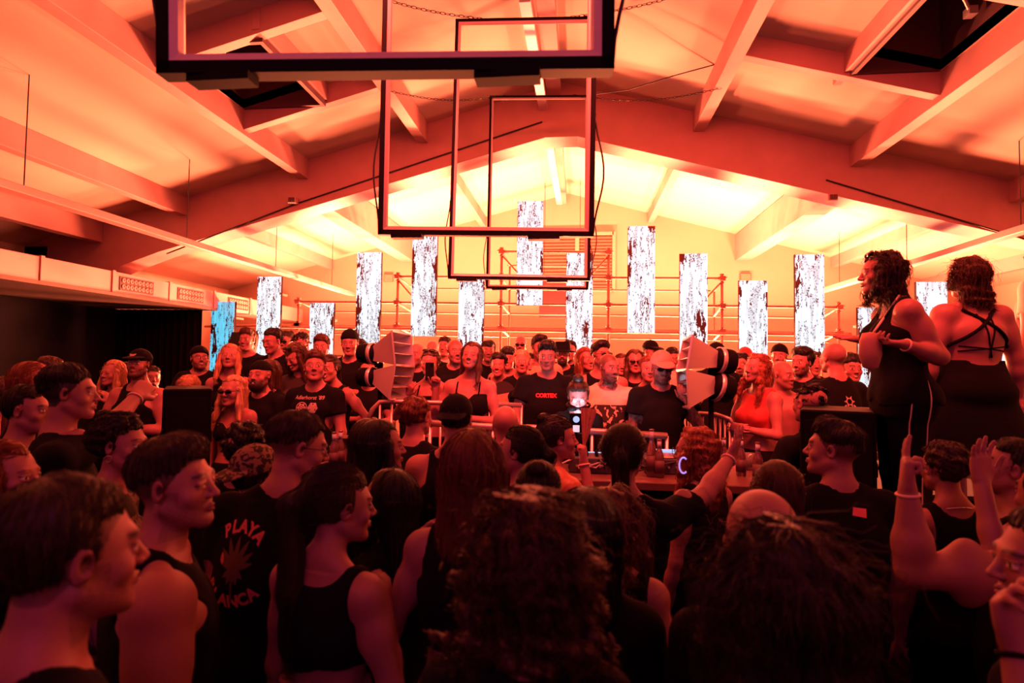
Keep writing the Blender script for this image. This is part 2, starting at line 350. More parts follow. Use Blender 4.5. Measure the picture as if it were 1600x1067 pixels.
def hair_mesh(sp, O, R, hs, q):
    """hair as one surface in head space, then moved onto the head"""
    kind = sp.get('hair', 'short'); L = sp.get('hl', .3); vol = sp.get('hv', .0); amp = sp.get('ha', .0018)
    if kind in ('bald', 'none', 'buzz'): return None
    lo = V3(-.125 - vol, -.16 - vol, -.12); hi = V3(.125 + vol, .13 + vol, .17 + vol)
    if kind in ('long', 'wavy', 'halfup'): lo[2] = -.12 - L; lo[1] -= .04; lo[0] -= .05; hi[0] += .05
    if kind == 'pony': lo[2] = -.12 - L; lo[1] -= .12
    if kind == 'bun': hi[2] += .09; lo[1] -= .07
    xs = axis(lo[0], hi[0], q * 1.0, []); ys = axis(lo[1], hi[1], q, []); zs = axis(lo[2], hi[2], q * 1.6, [(-.13, .3, q)])
    F = Field(xs, ys, zs); X, Y, Z = xs[:, None, None], ys[None, :, None], zs[None, None, :]
    t = sp.get('ht', .012) + vol
    F.ell((0, -.022, .034), (.0755, .0965, .0855), 0)
    if kind in ('fade', 'quiff'):
        if kind == 'quiff': F.ell((0, .035, .095), (.056, .050, .034 + vol), .03)
        zb = np.interp(ys, [-.13, -.06, .0, .04, .055, .10], [-.005, .012, .030, .040, .068, .072])[None, :, None]
        keep = np.maximum(zb - Z, (Y - .080) + 4 * X * X) + 0 * X
    elif kind == 'afro':
        F.ell((0, -.02, .06), (.10 + vol, .11 + vol, .10 + vol), .02)
        keep = np.minimum(.056 - Z, np.minimum(np.maximum(Y - .03, -.03 - Z), np.maximum(Y + .02, -.09 - Z))) + 0 * X
    else:
        t += .0
        fr = .071 - .010 * np.abs(X) / .07 if not sp.get('fringe') else .034 + .2 * np.abs(X)
        lowback = -.066 if kind in ('short', 'bun', 'pony', 'curlytop') else -9
        keep = np.minimum(np.minimum(fr - Z, np.maximum(Y - .022, -.008 - Z)), np.maximum(Y + .024, lowback - Z)) + 0 * X
        if kind in ('long', 'wavy', 'halfup'): keep = np.minimum(np.minimum(fr + .6 * np.abs(X) * (sp.get('part', 1)) - Z, np.maximum(Y - .030, -.4 - Z)), 1)
    keep = keep + .0035 * noise((X, Y, Z), 150, sp.get('seed', 1) + 7, 5)
    F.F = F.F - np.float32(t) * (np.clip((Z - .02) / .07, .15, 1) if kind in ('fade', 'quiff') else np.clip((Z + .03) / .10, .4, 1) if kind == 'short' else np.float32(1)) * (np.clip(-keep / (.045 + vol), 0, 1) ** .75).astype(np.float32)
    if kind == 'afro': pass
    h = np.maximum(.010 - np.abs(F.F - keep), 0) / .010
    F.F = (np.maximum(F.F, keep) + h * h * .0025).astype(np.float32)
    if kind in ('bun', 'pony') :
        F.ell((0, -.02, .03), (.079, .100, .089), .01)
        k2 = np.minimum(.070 - .012 * np.abs(X) / .07 - Z, np.maximum(Y - .02, -.045 - Z)) + 0 * X
        F.F = np.maximum(F.F, k2).astype(np.float32)
    if kind == 'bun': F.ell((0, -.085, .105) if not sp.get('topbun') else (0, -.02, .145), (.042, .038, .036), .012)
    if kind == 'pony':
        F.cone((0, -.105, .05), (0, -.15, .01), .022, .03, .015); F.cone((0, -.15, .01), (.01, -.13, -L * .6), .03, .034, .02); F.cone((.01, -.13, -L * .6), (.02, -.12, -L), .034, .012, .02)
    if kind in ('long', 'wavy', 'halfup'):
        w = .085 + sp.get('hw', .0); rows = [(-L, 0, -.085, w * .75, .022), (-L * .75, 0, -.085, w * 1.02, .038), (-.16, 0, -.075, w * 1.02, .050), (-.08, 0, -.055, w + .002, .062), (.03, 0, -.03, w + vol * .4, .085 + vol)]
        F.loft(rows, .03, 2.2)
        for s in (-1, 1):
            fl = sp.get('locks', .22)
            if s * sp.get('lockside', s) < 0: continue
            F.cone((s * .074, .018, .02), (s * (.086 + sp.get('hw', 0)), .030, -.10), .018, .024, .02)
            F.cone((s * (.086 + sp.get('hw', 0)), .030, -.10), (s * .098, .030 + sp.get('lockf', .04), -fl), .024, .014, .02)
    if kind in ('fade', 'quiff', 'short'):
        F.F = F.F + np.float32(.0028) * noise((X, Y, Z), 80, sp.get('seed', 1), 6).astype(np.float32)
    am = {'wavy': .007, 'afro': .010, 'curlytop': .008}.get(kind, 0)
    if am or sp.get('curl'):
        am = max(am, sp.get('curl', 0)); F.F = F.F + np.float32(am) * noise((X, Y, Z), 95, 5, 8).astype(np.float32) + np.float32(am * .5) * noise((X, Y, Z), 210, 9, 8).astype(np.float32)
    ph = np.arctan2(X, -(Y + .02) + 1e-6) * 1.0
    wob = noise((X, Y, Z), 30, 11, 4)
    F.F = F.F + np.float32(amp) * (np.sin(ph * 34 + wob * 2.2) + .7 * np.sin(ph * 71 + wob * 4 + 1)).astype(np.float32) * np.clip((.13 - Z) * 14, .15, 1).astype(np.float32)
    V, Fc = F.mesh()
    if not len(V): return None
    ns = sp.get('strands', 0)
    if ns:
        r = np.random.RandomState(sp.get('seed', 1)); G = F.F; ax = (xs, ys, zs)
        p = V[r.randint(0, len(V), ns)].astype(np.float64)
        def samp(P):
            ii, tt = [], []
            for q_ in range(3):
                a = ax[q_]; i = np.clip(np.searchsorted(a, P[:, q_]) - 1, 0, len(a) - 2); ii.append(i); tt.append(np.clip((P[:, q_] - a[i]) / (a[i + 1] - a[i]), 0, 1))
            o = 0
            for u in (0, 1):
                for v in (0, 1):
                    for w_ in (0, 1): o = o + G[ii[0] + u, ii[1] + v, ii[2] + w_] * (tt[0] if u else 1 - tt[0]) * (tt[1] if v else 1 - tt[1]) * (tt[2] if w_ else 1 - tt[2])
            return o
        def grad(P, e=.004):
            g = np.stack([samp(P + np.eye(3)[i] * e) - samp(P - np.eye(3)[i] * e) for i in range(3)], 1)
            return g / np.maximum(np.linalg.norm(g, axis=1), 1e-6)[:, None]
        longh = kind in ('long', 'wavy', 'halfup', 'pony'); seg = 9 if longh else 6; sl = sp.get('sl', .22 if longh else (.05 if kind in ('afro', 'curlytop') else .035))
        step = sl / (seg - 1) * r.uniform(.5, 1.2, ns)[:, None]; ofm = r.uniform(.0, 1, ns) ** 2 * sp.get('fuzz', .006); ph2 = r.uniform(0, 6.28, ns)
        side_ = np.cross(r.normal(size=(ns, 3)), (0, 0, 1.)); pts_ = []
        cur = sp.get('curl', 0) or {'wavy': .006, 'afro': .010, 'curlytop': .010}.get(kind, .0)
        for k in range(seg):
            g = grad(p); off = samp(p) - (.001 + ofm * (k / seg) * 1.5)
            p = p - g * np.clip(off, -.004, .004)[:, None]
            pts_.append(p + side_ * (cur * np.sin(ph2 + k * 2.1))[:, None] * .6)
            fl = p - V3(0, -.055, .14) if not sp.get('combf') else V3(0, -.1, .12) * 0 + V3(0, 1, .05)[None] * np.where(p[:, 2:3] > .05, 1, 0)
            fl = fl / np.maximum(np.linalg.norm(fl, axis=1), 1e-6)[:, None]
            if kind in ('pony', 'bun', 'halfup'):
                fl = V3(0, -.14, .04) - p; fl /= np.maximum(np.linalg.norm(fl, axis=1), 1e-6)[:, None]
                w1 = np.where((p[:, 1] < -.10) | (p[:, 2] < -.12), 1., 0.)[:, None]
                if kind == 'halfup': w1 = np.maximum(w1, np.clip((.03 - p[:, 2]) / .05, 0, 1)[:, None])
            else:
                w1 = np.clip((.06 - p[:, 2]) / .06, 0, 1)[:, None] if longh else .25
                if longh or (kind == 'short' and not sp.get('fringe')):
                    fr_ = (p[:, 1:2] > -.02) & (p[:, 2:3] > .0)
                    fl = np.where(fr_, V3(0, -.35, -.2)[None] + np.sign(p[:, 0:1] + .012) * V3(1, 0, 0)[None], fl)
            d = fl * (1 - w1) + V3(0, 0, -1) * w1 + r.normal(size=(ns, 3)) * (.16 if cur else .10)
            d = d - g * (d * g).sum(1)[:, None]; d /= np.maximum(np.linalg.norm(d, axis=1), 1e-6)[:, None]
            p = p + d * step
        P3 = np.stack(pts_, 1); rad = sp.get('sr', .0011) * np.linspace(1, .25, seg)
        tg = np.gradient(P3, axis=1); tg /= np.maximum(np.linalg.norm(tg, axis=2), 1e-6)[..., None]
        g0 = V3(.3, .2, .9); u = np.cross(tg, g0); u /= np.maximum(np.linalg.norm(u, axis=2), 1e-6)[..., None]; w2 = np.cross(tg, u)
        ringv = np.stack([P3 + rad[None, :, None] * (math.cos(a) * u + math.sin(a) * w2) for a in (0, 2.09, 4.19)], 2)   # ns, seg, 3, 3
        base = np.arange(ns)[:, None, None] * seg * 3 + np.arange(seg - 1)[None, :, None] * 3; j = np.arange(3)[None, None, :]; j2 = (j + 1) % 3
        fq = np.stack([base + j, base + j2, base + 3 + j2, base + 3 + j], -1).reshape(-1, 4) + len(V)
        V = np.concatenate([V, ringv.reshape(-1, 3)]); Fc = np.concatenate([Fc, fq])
    V = (V * hs) @ R.T + O
    return V, Fc

def hat_mesh(kind, O, R, hs, q):
    lo, hi = V3(-.17, -.20, -.03), V3(.17, .22, .18)
    F = Field(*[axis(a, b, q, []) for a, b in zip(lo, hi)]); X, Y, Z = F.xs[:, None, None], F.ys[None, :, None], F.zs[None, None, :]
    if kind in ('cap', 'cap_back', 'cap_flat'):
        F.ell((0, -.018, .045), (.087, .107, .094), 0); F.F = np.maximum(F.F, (.036 - .22 * Y * (1 if kind != 'cap_back' else -1)) - Z).astype(np.float32)
        s = -1 if kind == 'cap_back' else 1
        c = (0, .095, .044) if s > 0 else (0, -.125, .030)
        Q = rot(0, -14 * s, 0)
        G = Field(F.xs, F.ys, F.zs); G.ell(c, (.074, .092, .013), 0, Q)
        F.F = np.minimum(F.F, np.maximum(G.F, -s * (Y - (.045 if s > 0 else -.09)))).astype(np.float32)
        F.ell((0, -.015, .139), (.008, .008, .005), .002)
    elif kind == 'bucket':
        F.loft([(.035, 0, -.015, .092, .112), (.09, 0, -.015, .086, .104), (.135, 0, -.015, .078, .096)], 0)
        r = np.sqrt((X / .145) ** 2 + ((Y + .015) / .165) ** 2)
        br = np.maximum(np.abs(Z - (.045 - .045 * np.clip(r - .55, 0, 1))) - .004, (r - 1) * .14)
        F.F = np.minimum(F.F, np.maximum(br, (.60 - r) * .14)).astype(np.float32)
    elif kind == 'beanie':
        F.ell((0, -.025, .050), (.084, .104, .088), 0); F.F = np.maximum(F.F, .048 - .12 * Y - Z).astype(np.float32)
        F.F = F.F + np.float32(.0012) * np.sin(np.arctan2(X, Y) * 60).astype(np.float32)
    V, Fc = F.mesh(); return (V * hs) @ R.T + O, Fc

def ring_cloth(V): return V

TOPS = dict(   # hem, sleeve (fraction of the arm), neck radius, armhole inset, looseness
    tshirt=(.88, .55, .088, None, .022), sweater=(.86, 1.9, .082, None, .026), tank=(.88, 0, .105, .118, .012), crop=(1.14, 0, .105, .118, .009),
    croptee=(1.12, .4, .09, None, .016), shirt=(.86, .6, .10, None, .028), tube=(1.15, 0, .3, .09, .009), bra=(1.19, 0, .3, .09, .010), longsleeve=(.9, 1.8, .085, None, .014), vest=(.88, 0, .12, .135, .014), meshtop=(1.10, .7, .10, None, .012))

def make_person(name, sp, mats, col=None):
    """Builds one person (Empty with body, hair, clothes) from the pose dictionary."""
    sex = sp.setdefault('sex', 'm'); H = sp['H']; s = H / 1.75; hs = sp.get('hs', 1.0) * (1 if sex == 'm' else .955)
    q = sp.get('q', .006); fat = sp.get('fat', 1.0)
    lx, ly = sp.get('lean', (0, 0))                       # sideways, forward shift of the neck base
    rows = [(z * s, cx + lx * max(0, z - .9) / .57, cy + ly * max(0, z - .9) / .57 + 0, w * s * (fat if z < 1.4 else 1), d * s * (fat if z < 1.4 else 1)) for z, cx, cy, w, d in (TORSO_M if sex == 'm' else TORSO_F)]
    ctr = lambda z: V3(lx * max(0, z / s - .9) / .57, ly * max(0, z / s - .9) / .57, z)
    hy, hp, hr = sp.get('head', (0, 0, 0)); R = rot(hy, hp, hr)
    neck0 = ctr(1.45 * s) + V3(0, -.012, 0)
    # head centre so that the crown reaches H
    nb = V3(lx, ly, H - .225 * hs - .0 * s)
    O = nb + V3(0, .012 + sp.get('hfwd', 0), 0) + R @ V3(0, .020, .112) * hs
    sw = (.178 if sex == 'm' else .152) * s * (1 + (fat - 1) * .6) * sp.get('sw', 1)
    Sh = {d: ctr(1.395 * s) + V3(d * sw, -.008, 0) for d in (1, -1)}
    L1, L2 = .285 * s, .255 * s; am = sp.get('arm', 1.0) * (1.0 if sex == 'm' else .80) * (1 + (fat - 1) * .8)
    tw = sp.get('twist', 0)
    if tw:
        Rt = rot(tw)
        for d in Sh: Sh[d] = ctr(1.395 * s) + Rt @ (Sh[d] - ctr(1.395 * s))
    arms = {}
    fines = [(O - .13 * hs, O + .13 * hs, q)]
    hand_q = sp.get('hq', q * 1.25)
    for d, key in ((1, 'R'), (-1, 'L')):
        a = sp.get(key, 'down'); E, W = arm_pose(a, d, L1, L2, Sh[d]); f = W - E
        hd = unit(V3(*a['h'])) if isinstance(a, dict) and 'h' in a else unit(f)
        n = V3(*a['n']) if isinstance(a, dict) and 'n' in a else V3(-d * 1.0, .1, .1)
        if abs(unit(n) @ hd) > .95: n = V3(0, 1, .3)
        shape = a.get('hand', 'relaxed') if isinstance(a, dict) else sp.get('hand' + key, 'relaxed')
        arms[d] = (E, W, hd, n, shape)
        if sp.get('vis' + key, not (a == 'down')): c = W + hd * .09 * s; fines.append((c - .11, c + .11, hand_q))
    pts = [V3(-.25, -.17, 0), V3(.25, .25, H + .03)] + [v for a in arms.values() for v in (a[0], a[1], a[1] + a[2] * .2)]
    lo = np.min(pts, 0) - .07; hi = np.max(pts, 0) + .07; lo[2] = -.03
    cq = sp.get('cq', .017)
    axs = [axis(lo[i], hi[i], cq, [(a[i], b[i], h) for a, b, h in fines]) for i in range(3)]
    F = Field(*axs)
    # torso, legs
    F.loft(rows, 0)
    hipx = .088 * s
    for d in (1, -1):
        F.cone((d * hipx, 0, .86 * s), (d * .10 * s, .012, .48 * s), .083 * s * fat, .055 * s, .03)
        F.cone((d * .10 * s, .012, .48 * s), (d * .10 * s, -.02, .09 * s), .052 * s, .036 * s, .02)
        F.cone((d * .10 * s, -.02, .045), (d * .125 * s, .13, .035), .038, .030, .02)
    F.cone(neck0 + V3(0, 0, -.03), O + R @ V3(0, -.022, -.055) * hs, .060 * s if sex == 'm' else .048 * s, .054 * hs * (1 if sex == 'm' else .88) * sp.get('neck', 1), .03)
    for d in (1, -1):
        F.cone(neck0 + V3(d * .03, -.01, .035 * s), Sh[d] + V3(-d * .03, -.005, .02), .036 * s, .036 * s, .04)
        E, W, hd, n, shape = arms[d]
        F.cone(Sh[d] + V3(-d * .05, .0, -.02), Sh[d], .05 * s, .056 * s * am ** .5, .04)
        F.cone(Sh[d], E, .054 * s * am, .040 * s * am, .035)
        md = Sh[d] * .55 + E * .45; F.ell(md, V3(.047, .047, .08) * s * am, .03)
        F.cone(E, E + (W - E) * .35, .040 * s * am, .041 * s * am, .02); F.cone(E + (W - E) * .3, W, .041 * s * am, .0265 * s, .02)
        hand_prims(F, W, hd, n, d, shape, s * (1.0 if sex == 'm' else .93), sp.get('thumb' + ('R' if d > 0 else 'L'), 0.))
    if sex == 'f':
        bz = 1.255 * s; c = ctr(bz); b = sp.get('bust', 1.0)
        for d in (1, -1): F.ell(c + V3(d * .072 * s, .085 * s, 0), V3(.060, .055, .060) * s * b, .03)
    else:
        c = ctr(1.30 * s)
        for d in (1, -1): F.ell(c + V3(d * .075 * s, .075 * s, 0), V3(.075, .035, .055) * s, .03)
    head_prims(F, O, R, hs, sex, 0, sp.get('faceless', False))
    V, Fc = F.mesh(); V = smoothV(V, Fc, 1, .35)
    tats = []
    for key in sp.get('tat', ''):
        d = 1 if key == 'R' else -1; E, W = arms[d][:2]; tats.append((E, W, .07, 5 + d)); tats.append((Sh[d], E, .08, 9))
    sp['_tat'] = tats
    colr = skin_colors(V, O, R, hs, sp, None)
    if sp.get('necktat'):
        m = (V[:, 2] > O[2] - .17) & (V[:, 2] < O[2] - .085 + .0) & (np.abs(V[:, 0] - O[0]) < .08)
        nn = noise(V.T, 150, 4, 7); colr[m & (np.abs(nn) > .35)] *= .3
    root = bpy.data.objects.new(name, None); root.empty_display_size = .1; bpy.context.scene.collection.objects.link(root)
    out = {}
    def link(nm, me, mat):
        o = bpy.data.objects.new(nm, me); bpy.context.scene.collection.objects.link(o); o.parent = root
        me.materials.append(mat); out[nm] = o; return o
    link('body', mesh_np('body', V, Fc, colr), mats['skin'])
    # --- hair, hats
    hm = hair_mesh(sp, O, R, hs, max(sp.get('hairq', q * .9), .0032))
    if hm is not None:
        hc = np.array(HAIRC[sp.get('hc', 'dark')]) * sp.get('hcs', 1.0)
        Vh = hm[0]; sh = 1 + .25 * noise((Vh[:, 0], Vh[:, 1], Vh[:, 2] * .15), 260, 2)
        cc = np.repeat(hc[None], len(Vh), 0) * sh[:, None]
        if sp.get('tips') is not None:
            a = np.clip((O[2] - .02 - Vh[:, 2]) / .25, 0, 1)[:, None]; cc = cc * (1 - a) + np.array(HAIRC[sp['tips']]) * a * sh[:, None]
        link('hair', mesh_np('hair', Vh, hm[1], cc), mats['hair'])
    if sp.get('hat'):
        Vh, Fh = hat_mesh(sp['hat'], O, R, hs, max(q * .8, .004))
        link({'cap': 'cap', 'cap_back': 'cap', 'bucket': 'bucket_hat', 'beanie': 'beanie'}[sp['hat']], mesh_np('hat', Vh, Fh), mats[sp.get('hatmat', 'black')])
    if sp.get('fullbeard'):
        G = Field(*[axis(a, b, max(q * .8, .0035), []) for a, b in zip((-.09, -.03, -.17), (.09, .13, -.01))])
        X, Y, Z = G.xs[:, None, None], G.ys[None, :, None], G.zs[None, None, :]
        G.ell((0, .040, -.078), (.058, .062, .058), 0); G.F = np.maximum(G.F, (Z + .052) - .5 * np.abs(X) * (Y < .07) ).astype(np.float32)
        G.ell((0, .088, -.053), (.027, .012, .007), .004)
        G.ell((0, .105, -.066), (.016, .03, .007), .003, None, 'sub')
        G.F = G.F + np.float32(.0016) * noise((X, Y, Z), 420, 4, 6).astype(np.float32)
        Vb, Fb = G.mesh(); link('beard', mesh_np('beard', (Vb * hs) @ R.T + O, Fb, np.repeat(np.array(HAIRC[sp.get('hc', 'dark')])[None], len(Vb), 0)), mats['hair'])
    # --- clothes
    cqq = sp.get('clq', .012)
    def cloth_axes(lo, hi): return Field(*[axis(a, b, cqq, []) for a, b in zip(lo, hi)])
    tp = sp.get('top', 'tshirt')
    if tp:
        hem, slv, nr, arm_in, loose = TOPS[tp]; hem = sp.get('hem', hem) * s; loose = sp.get('loose', loose)
        ps = [V3(-.27 * fat, -.22, hem - .04), V3(.27 * fat, .27, H - .15)]
        if slv > 0: ps += [v + o for d in (1, -1) for v in (arms[d][0], arms[d][1] if slv > 1 else arms[d][0]) for o in (V3(.09, .09, .09), V3(-.09, -.09, -.09))]
        lo = np.min(ps, 0) + V3(min(0, lx), min(0, ly), 0); hi = np.max(ps, 0) + V3(max(0, lx), max(0, ly), 0)
        G = cloth_axes(lo, hi)
        r2 = [(z, cx, cy, w + (loose if z < 1.3 * s else .009), dd + (loose if z < 1.3 * s else .009)) for z, cx, cy, w, dd in rows if z > .7 * s]
        if not (tp in ('crop', 'bra', 'tube', 'croptee', 'meshtop')):
            r2 = [(z, cx, cy, max(w, (.150 if sex == 'm' else .135) * s * fat + loose) if z < 1.25 * s else w, dd) for z, cx, cy, w, dd in r2]
        G.loft(r2, 0)
        for d in (1, -1):
            G.cone(neck0 + V3(d * .03, -.01, .035 * s), Sh[d] + V3(-d * .03, -.005, .02), .045 * s, .047 * s, .04)
            G.cone(Sh[d] + V3(-d * .05, .0, -.02), Sh[d], .060 * s, .067 * s * am ** .5, .04)
            if sex == 'f': G.ell(ctr(1.255 * s) + V3(d * .072 * s, .085 * s, 0), V3(.060, .055, .060) * s * sp.get('bust', 1) + .009, .03)
            else: G.ell(ctr(1.30 * s) + V3(d * .075 * s, .075 * s, 0), V3(.075, .035, .055) * s + .009, .03)
        X, Y, Z = G.xs[:, None, None], G.ys[None, :, None], G.zs[None, None, :]
        G.F = np.maximum(G.F, hem - Z + .010 * np.sin(np.arctan2(X, Y) * 3 + 1)).astype(np.float32)
        if arm_in is not None:
            ins = arm_in * s * (1 + (fat - 1) * .6) + np.clip(1.34 * s - Z, 0, .2) * 1.1 + np.clip(1.26 * s - Z, 0, 1) * 6
            if tp in ('bra', 'tube'): ins = .25 + 0 * Z
            G.F = np.maximum(G.F, np.abs(X - np.float32(lx * .85)) - ins).astype(np.float32)
        if slv > 0:
            for d in (1, -1):
                E, W = arms[d][:2]; e1 = Sh[d] + (E - Sh[d]) * min(slv, 1)
                G.cone(Sh[d], e1, .064 * s * am ** .7 + loose * .3, .052 * s * am + loose * (.9 if slv < 1 else .2), .02)
                if slv < 1:   # flat cuff
                    n = unit(E - Sh[d]); a = e1 - n * .01
                    D = (X - a[0]) * n[0] + (Y - a[1]) * n[1] + (Z - a[2]) * n[2]
                    near = ((X - e1[0]) ** 2 + (Y - e1[1]) ** 2 + (Z - e1[2]) ** 2) < .115 ** 2
                    tor = (np.abs(X - lx) < .13 * s) 
                    G.F = np.where(near & ~tor, np.maximum(G.F, D), G.F).astype(np.float32)
                else:
                    e2 = E + (W - E) * (slv - 1); G.cone(E, e2, .049 * s * am + loose * .2, .036 * s + loose * .3, .02)
        c = neck0 + V3(0, .030, .065 * s)
        if tp in ('bra', 'tube'):
            G.F = np.maximum(G.F, Z - (1.345 if tp == 'bra' else 1.35) * s + (.05 * (Y > 0.02) * np.clip(1 - np.abs(X) / .05, 0, 1) if tp == 'bra' else 0)).astype(np.float32)
        else:
            deep = {'tank': (.09, .2), 'crop': (.09, .18), 'vest': (.11, .22)}.get(tp, (.075, .13)); deep = sp.get('deep', deep)
            G.ell(c + V3(0, .01, 0), (nr * s, nr * s * 1.0 + .02, deep[0]), .008, None, 'sub')
            if sp.get('vneck'): G.cone(c + V3(0, .1, 0), c + V3(0, .12, -sp['vneck']), .06, .01, .01, 'sub')
            if arm_in is not None: G.ell(c + V3(0, -.06, .0), (nr * s * .9, .11, deep[0] * .9), .008, None, 'sub')
        G.F = G.F + np.float32(sp.get('wr', .0035)) * noise((X, Y, Z * .5), 38, sp.get('seed', 1), 6).astype(np.float32)
        if slv <= 1:
            pass
        Vt, Ft = G.mesh()
        tm = sp.get('topmat', 'black')
        if len(Vt): link({'tshirt': 'shirt', 'sweater': 'sweater', 'tank': 'tank_top', 'bra': 'bra', 'crop': 'crop_top', 'vest': 'vest'}.get(tp, 'top'), mesh_np('top', Vt, Ft), mats[tm])
        if tp in ('bra', 'tube', 'crop') or sp.get('straps'):
            st = tube_np([[ctr(1.3 * s) + V3(d * x * s * 1.0, y, (z - 1.3) * s) for (x, y, z) in ((.085, .095 + .03 * (sex == 'f'), 1.30), (.092, .082, 1.37), (.090, .040, 1.432), (.088, -.01, 1.452), (.085, -.060, 1.42), (.080, -.098, 1.34), (.078, -.105, 1.25))] for d in (1, -1)], .006)
            if tp != 'crop': link('strap', mesh_np('strap', *st), mats[tm])
    bt = sp.get('bottom', 'trousers')
    if bt:
        G = cloth_axes(V3(-.36 * fat, -.24, 0), V3(.36 * fat, .26, 1.12 * s))
        wz = sp.get('waist', 1.0) * s
        r2 = [(z, cx, cy, w + .008, dd + .008) for z, cx, cy, w, dd in rows if z < 1.2 * s]
        G.loft(r2, 0); X, Y, Z = G.xs[:, None, None], G.ys[None, :, None], G.zs[None, None, :]
        G.F = np.maximum(G.F, Z - wz).astype(np.float32)
        ankle = {'trousers': .07, 'shorts': .52, 'wide': .05}.get(bt, .07) * s
        if bt == 'skirt':
            G.loft([(.50 * s, 0, 0, .27 * fat, .21), (.75 * s, 0, 0, .22 * fat, .17), (.95 * s, 0, 0, .17 * fat * s, .125 * s), (wz, 0, 0, .14 * s * fat, .10 * s)], .02)
        else:
            wd = 1.5 if bt == 'wide' else 1.1
            for d in (1, -1):
                G.cone((d * hipx, 0, .86 * s), (d * .10 * s, .012, .48 * s), .090 * s * fat, .066 * s * wd, .03)
                if bt != 'shorts': G.cone((d * .10 * s, .012, .48 * s), (d * .10 * s, -.015, .12 * s), .064 * s * wd, .056 * s * wd, .02)
        G.F = np.maximum(G.F, ankle - Z).astype(np.float32)
        Vb, Fb = G.mesh(); link({'skirt': 'skirt', 'shorts': 'shorts'}.get(bt, 'trousers'), mesh_np('bottom', Vb, Fb), mats[sp.get('botmat', 'black')])
    for d in (1, -1):
        G = Field(*[axis(a, b, .014, []) for a, b in zip((min(d * .03, d * .2), -.10, -.01), (max(d * .03, d * .2), .21, .13))])
        G.cone((d * .10 * s, -.03, .05), (d * .125 * s, .13, .042), .048, .042, .02); G.cone((d * .10 * s, -.02, .07), (d * .10 * s, -.02, .10), .046, .044, .02)
        G.F = np.maximum(G.F, -G.zs[None, None, :] + .0005).astype(np.float32); Vs, Fs = G.mesh(); link('shoe', mesh_np('shoe', Vs, Fs), mats['black'])
    T = lambda *p: O + R @ (V3(*p) * hs)
    if sp.get('shades') or sp.get('glasses'):
        clear = bool(sp.get('glasses')); gm = []
        for d in (1, -1):
            c = (d * .032, .0995, .001); w, h = (.027, .015) if not clear else (.023, .019)
            ringp = [T(c[0] + w * math.cos(a) , c[1] - .10 * abs(w * math.cos(a) + 0) * (1 if d * math.cos(a) > 0 else 0), c[2] + h * math.sin(a)) for a in np.linspace(0, 2 * math.pi, 17)]
            gm.append(ringp); gm.append([T(d * (.057), .092, .005), T(d * .080, .06, .008), T(d * .084, .0, .005)])
            if not clear:
                F2 = Field(*[axis(a, b, .004, []) for a, b in zip((c[0] - .035, .08, -.025), (c[0] + .035, .115, .028))])
                F2.ell(c, (w, .0055, h), 0, rot(-d * 10)); Vl, Fl = F2.mesh(); link('lens', mesh_np('lens', (Vl * hs) @ R.T + O, Fl), mats['lens'])
        gm.append([T(-.009, .104, .004), T(.009, .104, .004)])
        link('glasses_frame' if clear else 'sunglasses', mesh_np('glasses', *tube_np(gm, .0022 if not clear else .0014)), mats['gloss'])
    if sp.get('necklace'):
        zz = neck0[2] + .02
        pl = [neck0 + V3(.075 * math.sin(a) * s, .01 + .085 * math.cos(a) * s, .035 * s - .075 * (1 + math.cos(a)) / 2 * sp['necklace'] * s) for a in np.linspace(-math.pi, math.pi, 33)]
        link('necklace', mesh_np('necklace', *tube_np([pl], .003)), mats['metal'])
    for key in sp.get('band', ''):
        d = 1 if key in 'Rr' else -1; E, W = arms[d][:2]; n = unit(W - E); a = unit(np.cross(n, V3(.3, .5, .8))); b = np.cross(n, a); c = W - n * .015
        pl = [c + (a * math.cos(t) + b * math.sin(t)) * .031 * s for t in np.linspace(0, 2 * math.pi, 25)]
        link('wristband', mesh_np('wristband', *tube_np([pl], .005)), mats['band' if key in 'RL' else 'black'])
    sp['_O'], sp['_Rh'], sp['_arms'], sp['_neck'] = O, R, arms, neck0
    return root, out

def tube_np(paths, r, n=8):
    Vs, Fs, off = [], [], 0
    for pi, p in enumerate(paths):
        p = np.asarray(p, float); rr = r[pi] if isinstance(r, (list, tuple)) else r
        t = np.gradient(p, axis=0); t /= np.maximum(np.linalg.norm(t, axis=1), 1e-9)[:, None]
        u = np.cross(t[0], (0, 0, 1)); u = u if np.linalg.norm(u) > .1 else np.cross(t[0], (1, 0, 0)); u /= np.linalg.norm(u)
        ang = np.linspace(0, 2 * math.pi, n, endpoint=False)
        for i in range(len(p)):
            u = u - t[i] * (u @ t[i]); u /= max(1e-9, np.linalg.norm(u)); w = np.cross(t[i], u)
            Vs.append(p[i] + rr * (np.cos(ang)[:, None] * u + np.sin(ang)[:, None] * w))
        for i in range(len(p) - 1):
            for j in range(n):
                a = off + i * n + j; b = off + i * n + (j + 1) % n; Fs.append((a, b, b + n, a + n))
        for e, base in ((0, off), (1, off + (len(p) - 1) * n)):
            for j in range(1, n - 2, 2):
                qd = (base, base + j, base + j + 1, base + j + 2 if j + 2 < n else base + j + 1)
                if len(set(qd)) == 4: Fs.append(qd if e else qd[::-1])
        off += len(p) * n
    return np.concatenate(Vs), np.array(Fs)
